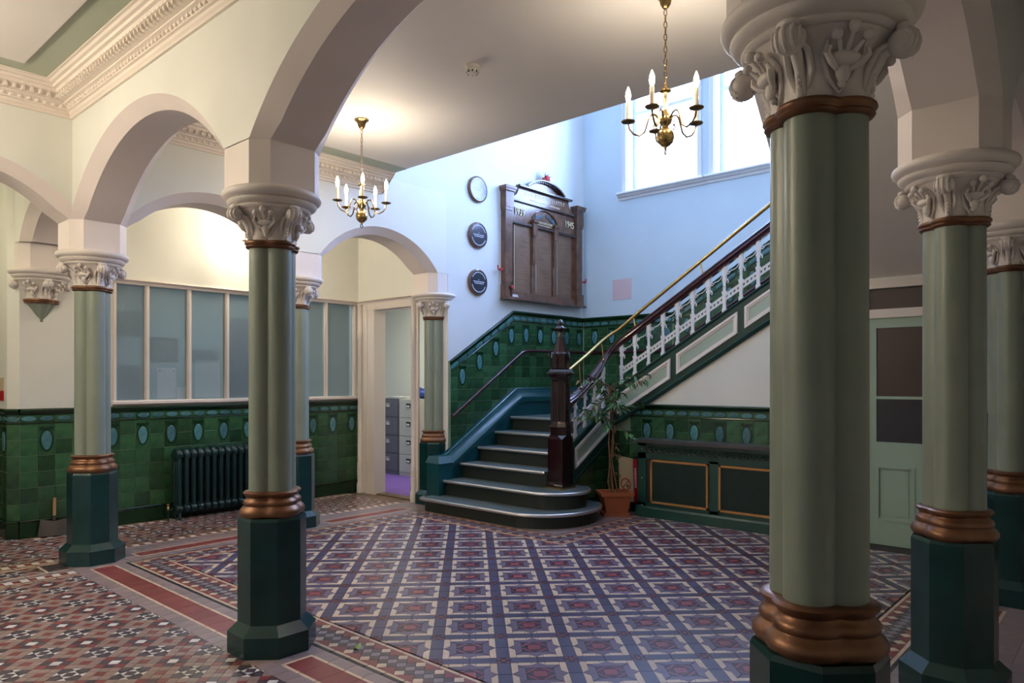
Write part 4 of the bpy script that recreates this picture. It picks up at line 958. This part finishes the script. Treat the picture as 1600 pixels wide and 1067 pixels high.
# round plaques
for z, lab, m in ((3.90, 'topmost round plaque on the stair wall, bright with window glare', 'plaque'), (3.32, 'middle round dark plaque on the stair wall left of the memorial board', 'plaque'), (2.73, 'lowest round dark plaque on the stair wall left of the memorial board', 'plaque')):
    p = thing('round_plaque', lab, 'plaque', (6.45, VF, z), 0, 'round plaques beside the memorial')
    mb = MB(); mb.lathe([(.165, 0), (.168, .012), (.162, .030), (.148, .038), (.146, .034)], n=40, axis='y'); obj('wooden_rim', mb, 'wood', p, 40)
    mb = MB(); mb.lathe([(.150, .02), (.150, .034), (.05, .0345)], n=40, axis='y'); obj('plaque_face', mb, m, p, 40)
    mb = MB(); Tp = lambda s, zz, d: (s, -d, zz); rr = random.Random(int(z*10))
    for zz, hw in ((.0, .095), (-.022, .075)):
        s = -hw
        while s < hw: w = rr.uniform(.006, .012); mb.prism([(s, zz), (s+w, zz), (s+w, zz+.011), (s, zz+.011)], Tp, .034, .0356); s += w+.004
    for a0, a1 in ((200, 340), (25, 155)):
        for a in range(a0, a1, 7):
            q = radians(a); c, s = cos(q), sin(q); hw = .0045 if a % 2 else .006
            mb.prism([(.118*c-hw*s, .118*s+hw*c), (.118*c+hw*s, .118*s-hw*c), (.130*c+hw*s, .130*s-hw*c), (.130*c-hw*s, .130*s+hw*c)], Tp, .034, .0356)
    mb.prism([(-.006, .025), (.006, .025), (.0, .04)], Tp, .034, .0356); obj('plaque_lettering', mb, 'letterwhite', p)
mb = MB(); T = PU(UW); mb.prism([(5.83, 2.945), (5.51, 2.945), (5.51, 2.655), (5.83, 2.655)], T, 0, .004); tag(obj('paint_patch', mb, 'pink'), 'pale pink square patch on the blue stair wall', 'patch')

# ------------------------------------------------------------------ radiator cabinet
c = thing('radiator_cabinet', 'long dark green radiator cabinet with gilt framed lattice panels and dark top', 'cabinet', (6.96, 3.25, 0)); CL = c.location.copy()
def co_(name, mb, m, parent=None, smooth=False):
    o = obj(name, mb, m, c if parent is None else parent, smooth)
    if parent is None: o.location = -CL
    return o
XF = 6.85; T = PU(XF); V1, V0 = 4.245, 2.30
mb = MB(); mb.box(XF+.012, US-.02, V0+.02, V1-.02, .02, .80); co_('body', mb, 'black')
mb = MB(); mb.box(XF, US-.015, V1-.10, V1, 0, .81); mb.box(XF, US-.015, V0, V0+.10, 0, .81)
for a, b in ((3.30, 3.40), (2.60-.02, 2.60-.02)):
    if a != b: mb.box(XF, XF+.03, a-.005, b-.005, .10, .66)
mb.box(XF, XF+.03, V0, V1, .635, .70); mb.box(XF, XF+.03, V0, V1, .775, .81); mb.box(XF, XF+.03, V0, V1, .05, .15); mb.box(XF, XF+.03, 3.395-.8+.0, 2.61, .1, .66)
co_('frame', mb, 'cabgreen')
mb = MB(); mb.sweep([(V0-.02, 0), (V1+.02, 0)], [(0, 0), (0, .12), (.018, .115), (.03, .095), (.03, 0)], T); mb.box(XF, US-.02, V1, V1+.03, 0, .11); co_('plinth', mb, 'cabgreen')
mb = MB(); mb.box(XF-.07, US-.015, V0-.03, V1+.05, .812, .848); co_('worktop', mb, 'cabtop')
fz = MB(); fz.prism([(V0+.1, .70), (V1-.1, .70), (V1-.1, .775), (V0+.1, .775)], T, -.012, -.006)
fzo = co_('frieze_backing', fz, 'black')
mb = MB(); v = V0+.13
while v < V1-.12:
    mb.tube([T(v+.026*cos(2*pi*i/10), .738+.028*sin(2*pi*i/10), .0) for i in range(11)], .0055, 5, caps=False); mb.ball(T(v, .738, .002), .011, 6, 4)
    for q in (-1, 1): mb.tube([T(v+.03, .738+q*.03, .0), T(v+.035, .738+q*.012, .002), T(v+.03, .738, 0)], .005, 5)
    v += .066
o = co_('frieze_scrollwork', mb, 'cabgreen', fzo, 60); o['kind'] = 'stuff'
for a, b in ((4.085, 3.405), (3.29, 2.61)):
    mb = MB(); hi2, lo = .63, .155
    for w, d in ((0, .012),):
        for p, q, r, s in ((a, b, hi2-.022, hi2), (a, b, lo, lo+.022), (a, a-.022, lo, hi2), (b+.022, b, lo, hi2)): mb.box(XF-d, XF+.01, q, p, r, s)
    pf = co_('gilt_frame', mb, 'frameorange')
    mb = MB(); st_ = .034; th = .0045; k = -20
    rgp = [(1, 0, a-.022), (-1, 0, -(b+.022)), (0, 1, hi2-.022), (0, -1, -(lo+.022))]
    for sg in (1, -1):
        for k in range(-24, 44):
            o_ = b+k*st_; P = clip([(o_, lo-.2), (o_+th*1.5, lo-.2), (o_+th*1.5+sg*.8, lo+.6), (o_+sg*.8, lo+.6)], rgp)
            if len(P) > 2: mb.prism(P, T, -.004+sg*.001, .002+sg*.001, 0, False)
    o = co_('lattice', mb, 'mesh', pf); o['kind'] = 'stuff'
for z in (.12, .42, .74):
    mb = MB(); mb.ball((XF-.002, V1-.05, z), .009, 8, 5); co_('screw_head', mb, 'nosing')

# ------------------------------------------------------------------ cast iron radiator
r = thing('radiator', 'dark green cast iron column radiator against the tiled wall', 'radiator', (3.76, 7.80, 0))
mb = MB()
for y in (-.055, 0, .055): mb.lathe([(.016, .10), (.023, .12), (.023, .66), (.016, .69)], (0, y, 0), 10)
mb.loft([[(x, y*.085, z+.035*sqrt(max(0, 1-(y*.9)**2))*sg) for y in (-1, -.7, 0, .7, 1) for sg in (1, -1)][::1] for x in (-.03, .03) for z in (.70,)][:0] or [[(-.034, .078*cos(a), .695+.055*sin(a)) for a in [2*pi*i/14 for i in range(14)]], [(-.02, .092*cos(a), .695+.068*sin(a)) for a in [2*pi*i/14 for i in range(14)]], [(.02, .092*cos(a), .695+.068*sin(a)) for a in [2*pi*i/14 for i in range(14)]], [(.034, .078*cos(a), .695+.055*sin(a)) for a in [2*pi*i/14 for i in range(14)]]])
mb.loft([[(-.034, .078*cos(a), .12+.045*sin(a)) for a in [2*pi*i/14 for i in range(14)]], [(-.02, .092*cos(a), .12+.055*sin(a)) for a in [2*pi*i/14 for i in range(14)]], [(.02, .092*cos(a), .12+.055*sin(a)) for a in [2*pi*i/14 for i in range(14)]], [(.034, .078*cos(a), .12+.045*sin(a)) for a in [2*pi*i/14 for i in range(14)]]])
rs = mb.mesh('radiator_section', 'radiator', 50)
for k in range(12):
    s = put('radiator_section', rs, r, (-.42+.0765*k, 0, 0))
for x in (-.42, .42):
    for y in (-.06, .06): mb = MB(); mb.lathe([(.022, 0), (.016, .02), (.016, .08)], (x, y, 0), 8); obj('foot', mb, 'radiator', r)
v_ = thing('radiator_valve', 'small brass radiator valve with pipe at the radiator foot', 'valve', (3.245, 7.80, 0))
mb = MB(); mb.tube([(0, 0, 0), (0, 0, .12)], .010, 8); mb.tube([(0, 0, .12), (.05, 0, .12)], .010, 8); obj('pipe', mb, 'radiator', v_); mb = MB(); mb.lathe([(.012, .11), (.018, .12), (.018, .135), (.01, .15), (.02, .165), (.02, .185), (.008, .19)], n=10); obj('valve_body', mb, 'brass', v_, 50)
# shovel
s = thing('hand_shovel', 'small shovel with wooden handle leaning on the tiled wall behind the left column', 'shovel', (2.20, 7.86, 0), -.35)
mb = MB(); mb.tube([(0, .03, .17), (0, .055, .36)], .014, 10); obj('handle', mb, 'handlewood', s, 60)
mb = MB(); n = 8; P = []; 
for zz in range(6):
    t_ = zz/5
    for i in range(n+1): x = -.13+.26*i/n; P.append((x*(1-.12*t_), -.05+.07*t_+.10*(x/.13)**2*.28*(1-t_*.5), .012+.15*t_-.02*(1-abs(x)/.13)*(t_ > .9)))
mb.add(P+[(p[0], p[1]-.005, p[2]) for p in P], [(z*(n+1)+i+o, z*(n+1)+i+1+o, (z+1)*(n+1)+i+1+o, (z+1)*(n+1)+i+o) for o in (0, 6*(n+1)) for z in range(5) for i in range(n)]); mb.tube([(0, .015, .14), (0, .032, .19)], [.012, .016], 8); obj('blade', mb, 'steel', s, 40)
mb = MB(); T = PU(1.86); mb.prism([(8.13, 1.30), (8.48, 1.30), (8.48, 1.395), (8.13, 1.395)], T, 0, .006); nb = tag(obj('wall_notice', mb, 'red'), 'small red and buff notice on the corridor wall at the left edge', 'notice'); mb = MB(); mb.prism([(8.13, 1.395), (8.48, 1.395), (8.48, 1.52), (8.13, 1.52)], T, 0, .006); obj('notice_upper', mb, 'buff', nb)

# ------------------------------------------------------------------ plant, sign
ang = -radians(41)
p = thing('potted_plant', 'tall straggly potted plant in square terracotta planter by the stairs', 'plant', (6.68, 4.44, 0), ang)
sqr = lambda h, z: [(-h, -h*.85, z), (h, -h*.85, z), (h, h*.85, z), (-h, h*.85, z)]
mb = MB(); mb.loft([sqr(.115, .03), sqr(.155, .225), sqr(.178, .228), sqr(.182, .265), sqr(.16, .265), sqr(.15, .22)]); mb.loft([sqr(.125, .0), sqr(.12, .03)], cap0=False)
for x in (-1, 1): mb.box(x*.115-.03, x*.115+.03, -.1, .1, 0, .04)
pot = obj('planter', mb, 'terracotta', p); mb = MB(); mb.loft([sqr(.149, .20), sqr(.149, .222)]); obj('soil', mb, 'soil', pot)
rr = random.Random(11); tips = []
for k in range(4):
    x = rr.uniform(-.04, .04); y = rr.uniform(-.04, .04); pts = [(x, y, .21)]
    for i in range(1, 9): t_ = i/8; pts.append((x*(1-t_)-.035+.02*sin(i*1.3+k)+.02*k*t_-.03*t_, y*(1-t_)+.015*cos(i+k*2), .21+1.22*t_))
    mb = MB(); mb.tube(pts, [.010-.0045*i/8 for i in range(9)], 6); obj('stem', mb, 'bark', p, 60); tips.append(pts[-1])
lf_ = MB(); lf_.add([(0, 0, 0), (.014, .022, .004), (.016, .045, .002), (.0, .085, -.012), (-.016, .045, .002), (-.014, .022, .004), (0, .04, -.006)], [(0, 1, 6), (1, 2, 6), (2, 3, 6), (3, 4, 6), (4, 5, 6), (5, 0, 6)]); 
LM = {m: lf_.mesh('leaf', m, recalc=False) for m in ('leaf', 'leafdry')}
nl = 0
for k in range(26):
    b = tips[k % 4] if k < 20 else (-.02, 0, rr.uniform(.45, .95))
    a = rr.uniform(0, 2*pi); ln = rr.uniform(.14, .46) if k < 20 else rr.uniform(.10, .25); up = rr.uniform(-.10, .38) if k < 20 else rr.uniform(-.2, .05)
    z0 = b[2]-rr.uniform(0, .42) if k < 20 else b[2]; b = (b[0], b[1], z0)
    pts = [(b[0]+cos(a)*ln*t_, b[1]+sin(a)*ln*t_, b[2]+up*t_-.28*ln*t_*t_) for t_ in (0, .25, .5, .75, 1)]
    mb = MB(); mb.tube(pts, [.004, .003, .003, .002, .001], 5); obj('twig', mb, 'bark', p)
    for i in range(13 if k < 20 else 5):
        t_ = .15+.85*i/12; q = Vector([b[0]+cos(a)*ln*t_, b[1]+sin(a)*ln*t_, b[2]+up*t_-.28*ln*t_*t_])
        o = put('leaf', LM['leaf' if (k < 20 and rr.random() > .12) else 'leafdry'], p, q); o.rotation_euler = (rr.uniform(-1.1, .3), rr.uniform(-.6, .6), a-pi/2+rr.choice((-1, 1))*rr.uniform(.4, 1.3)); sc = rr.uniform(.75, 1.35) if k < 20 else .7; o.scale = (sc, sc, sc); nl += 1
sg = thing('warning_sign_board', 'buff board with red edge and red no smoking circle behind the planter', 'sign', (7.0, 4.495, 0))
T = lambda s, z, d: (-d+.045-z*.05, s, z)
mb = MB(); mb.prism([(-.085, .10), (.11, .10), (.11, .62), (-.085, .60)], T, 0, .008); obj('board', mb, 'buff', sg)
mb = MB(); mb.prism([(-.14, .10), (-.085, .10), (-.085, .60), (-.14, .595)], T, 0, .009); rd = obj('red_edge', mb, 'red', sg)
mb = MB(); rg = .062; mb.tube([T(.02+rg*cos(a), .30+rg*sin(a), .009) for a in [2*pi*i/24 for i in range(25)]], .006, 5, caps=False); mb.tube([T(.02-rg*.7, .30+rg*.7, .009), T(.02+rg*.7, .30-rg*.7, .009)], .006, 5); obj('prohibition_mark', mb, 'red', sg)
mb = MB(); mb.prism([(0-.01, .262), (.012-.01, .262), (.02-.01, .29), (-.005-.01, .30)], T, .008, .0095); obj('flame_mark', mb, 'black', sg)
mb = MB()
for i in range(9): mb.prism([(-.125, .27+i*.026), (-.10, .27+i*.026), (-.10, .285+i*.026), (-.125, .288+i*.026)], T, .009, .0098)
obj('sign_lettering', mb, 'letterwhite', rd)
mb = MB(); mb.add([(0, 0, .002), (.05, .01, .004), (.075, .03, .014), (.04, .05, .006), (.005, .03, .012), (.03, .025, .02)], [(0, 1, 5), (1, 2, 5), (2, 3, 5), (3, 4, 5), (4, 0, 5)]); tag(obj('fallen_leaf', mb, 'leafyellow' if 'leafyellow' in MATS else (mat('leafyellow', (.30, .36, .08), .6) and 'leafyellow'), loc=(2.395, 3.28, 0), rz=.4), 'curled yellow green leaf lying on the chequer border', 'leaf')
mb = MB(); mb.box(0, .085, 0, .02, .0, .004); mb.box(.02, .06, .004, .016, .004, .006); tag(obj('paper_scrap', mb, 'paper', loc=(4.88, 2.38, .0), rz=-.72), 'small white paper scrap on the patterned floor near the big column', 'scrap')

# ------------------------------------------------------------------ office things
def filing(loc, m, label, w=.48):
    t = thing('filing_cabinet', label, 'cabinet', loc, 0, 'filing cabinets in the office')
    mb = MB(); mb.box(0, .6, 0, w, 0, 1.2); obj('body', mb, m, t)
    for i in range(4):
        mb = MB(); mb.box(-.012, 0, .012, w-.012, .06+i*.284, .06+i*.284+.272); d = obj('drawer', mb, m, t); z = .06+i*.284+.17
        mb = MB(); mb.box(-.022, -.012, w/2-.045, w/2+.045, z-.02, z+.045); mb.box(-.03, -.022, w/2-.045, w/2+.045, z+.03, z+.045); obj('handle', mb, 'black' if m == 'filecream' else 'nosing', d); mb = MB(); mb.box(-.024, -.022, w/2-.035, w/2+.035, z-.012, z+.02); obj('label_card', mb, 'paper', d)
    return t
filing((7.2, 8.32, .004), 'filecream', 'cream four drawer filing cabinet seen through the office doorway'); filing((7.2, 8.82, .004), 'filegrey', 'grey filing cabinet beside the cream one in the office')
mb = MB(); mb.ball((0, 0, .06), .16, 12, 6, (1, 1.2, .5)); mb.tube([(-.05, -.12, .10), (-.12, 0, .17), (-.05, .12, .10)], .01, 6); tag(obj('blue_bag', mb, 'bluebag', loc=(7.42, 8.48, 1.225), smooth=60), 'crumpled blue bag on top of the cream filing cabinet', 'bag')
mb = MB(); rr = random.Random(3)
for k in range(5): a = rr.uniform(-.3, .3); mb.box(-.1, .1, -.14, .14, k*.006, k*.006+.005, 0, lambda x, y, z, a=a: (x*cos(a)-y*sin(a), x*sin(a)+y*cos(a), z))
tag(obj('paper_pile', mb, 'paper', loc=(7.4, 9.02, 1.204)), 'loose papers on top of the grey filing cabinet', 'papers')
Z8 = 8.10
def flat(name, m, a, b, z0, z1, label, cat, y=8.105, th=.01):
    y, k_y = 7.992+(y-8.105)*.2, .9885; a, b = a*k_y, b*k_y
    mb = MB(); mb.add([(a, y, z0), (b, y, z0), (b, y, z1), (a, y, z1)], [(0, 1, 2, 3)]); return tag(obj(name, mb, m, recalc=False), label, cat)
o = flat('paper_sign', 'paper_thin', 3.247, 3.446, 1.30, 1.628, 'white paper sheet pinned behind the second screen pane', 'paper')
for x in (3.237, 3.381): mb = MB(); mb.ball((x, 7.990, 1.60), .008, 6, 4); obj('pin', mb, 'black', o)
flat('card_sheet', 'card_thin', 3.66, 3.955, 1.30, 1.727, 'large pale card behind the third screen pane', 'card', 8.125)
flat('small_paper', 'paper_thin', 3.46, 3.56, 1.28, 1.42, 'small white paper stack beside the pinned sheet behind the screen', 'paper', 8.14, .03)
flat('notice_board', 'notice_thin', 2.80, 3.07, 1.95, 2.22, 'upper grey notice behind the first screen pane', 'notice')
flat('notice_board', 'notice_thin', 3.16, 3.47, 1.69, 1.96, 'grey notice behind the second screen pane above the white sheet', 'notice')
flat('notice_board', 'notice_thin', 2.86, 3.07, 1.30, 1.65, 'lower grey notice behind the first screen pane', 'notice')
flat('notice_board', 'notice_thin', 3.61, 3.93, 1.70, 1.84, 'narrow grey notice above the large pale card', 'notice', 8.14)
flat('dark_poster', 'poster_thin', 4.02, 4.36, 1.30, 2.22, 'tall dark poster behind the fourth screen pane', 'poster')
mb = MB(); mb.box(2.15, 5.7, 8.3, 8.8, .70, .74)
for x in (2.25, 5.6):
    for y in (8.35, 8.75): mb.box(x-.03, x+.03, y-.03, y+.03, 0, .70)
tag(obj('office_desk', mb, 'wood'), 'long wooden desk inside the office behind the screen', 'desk')
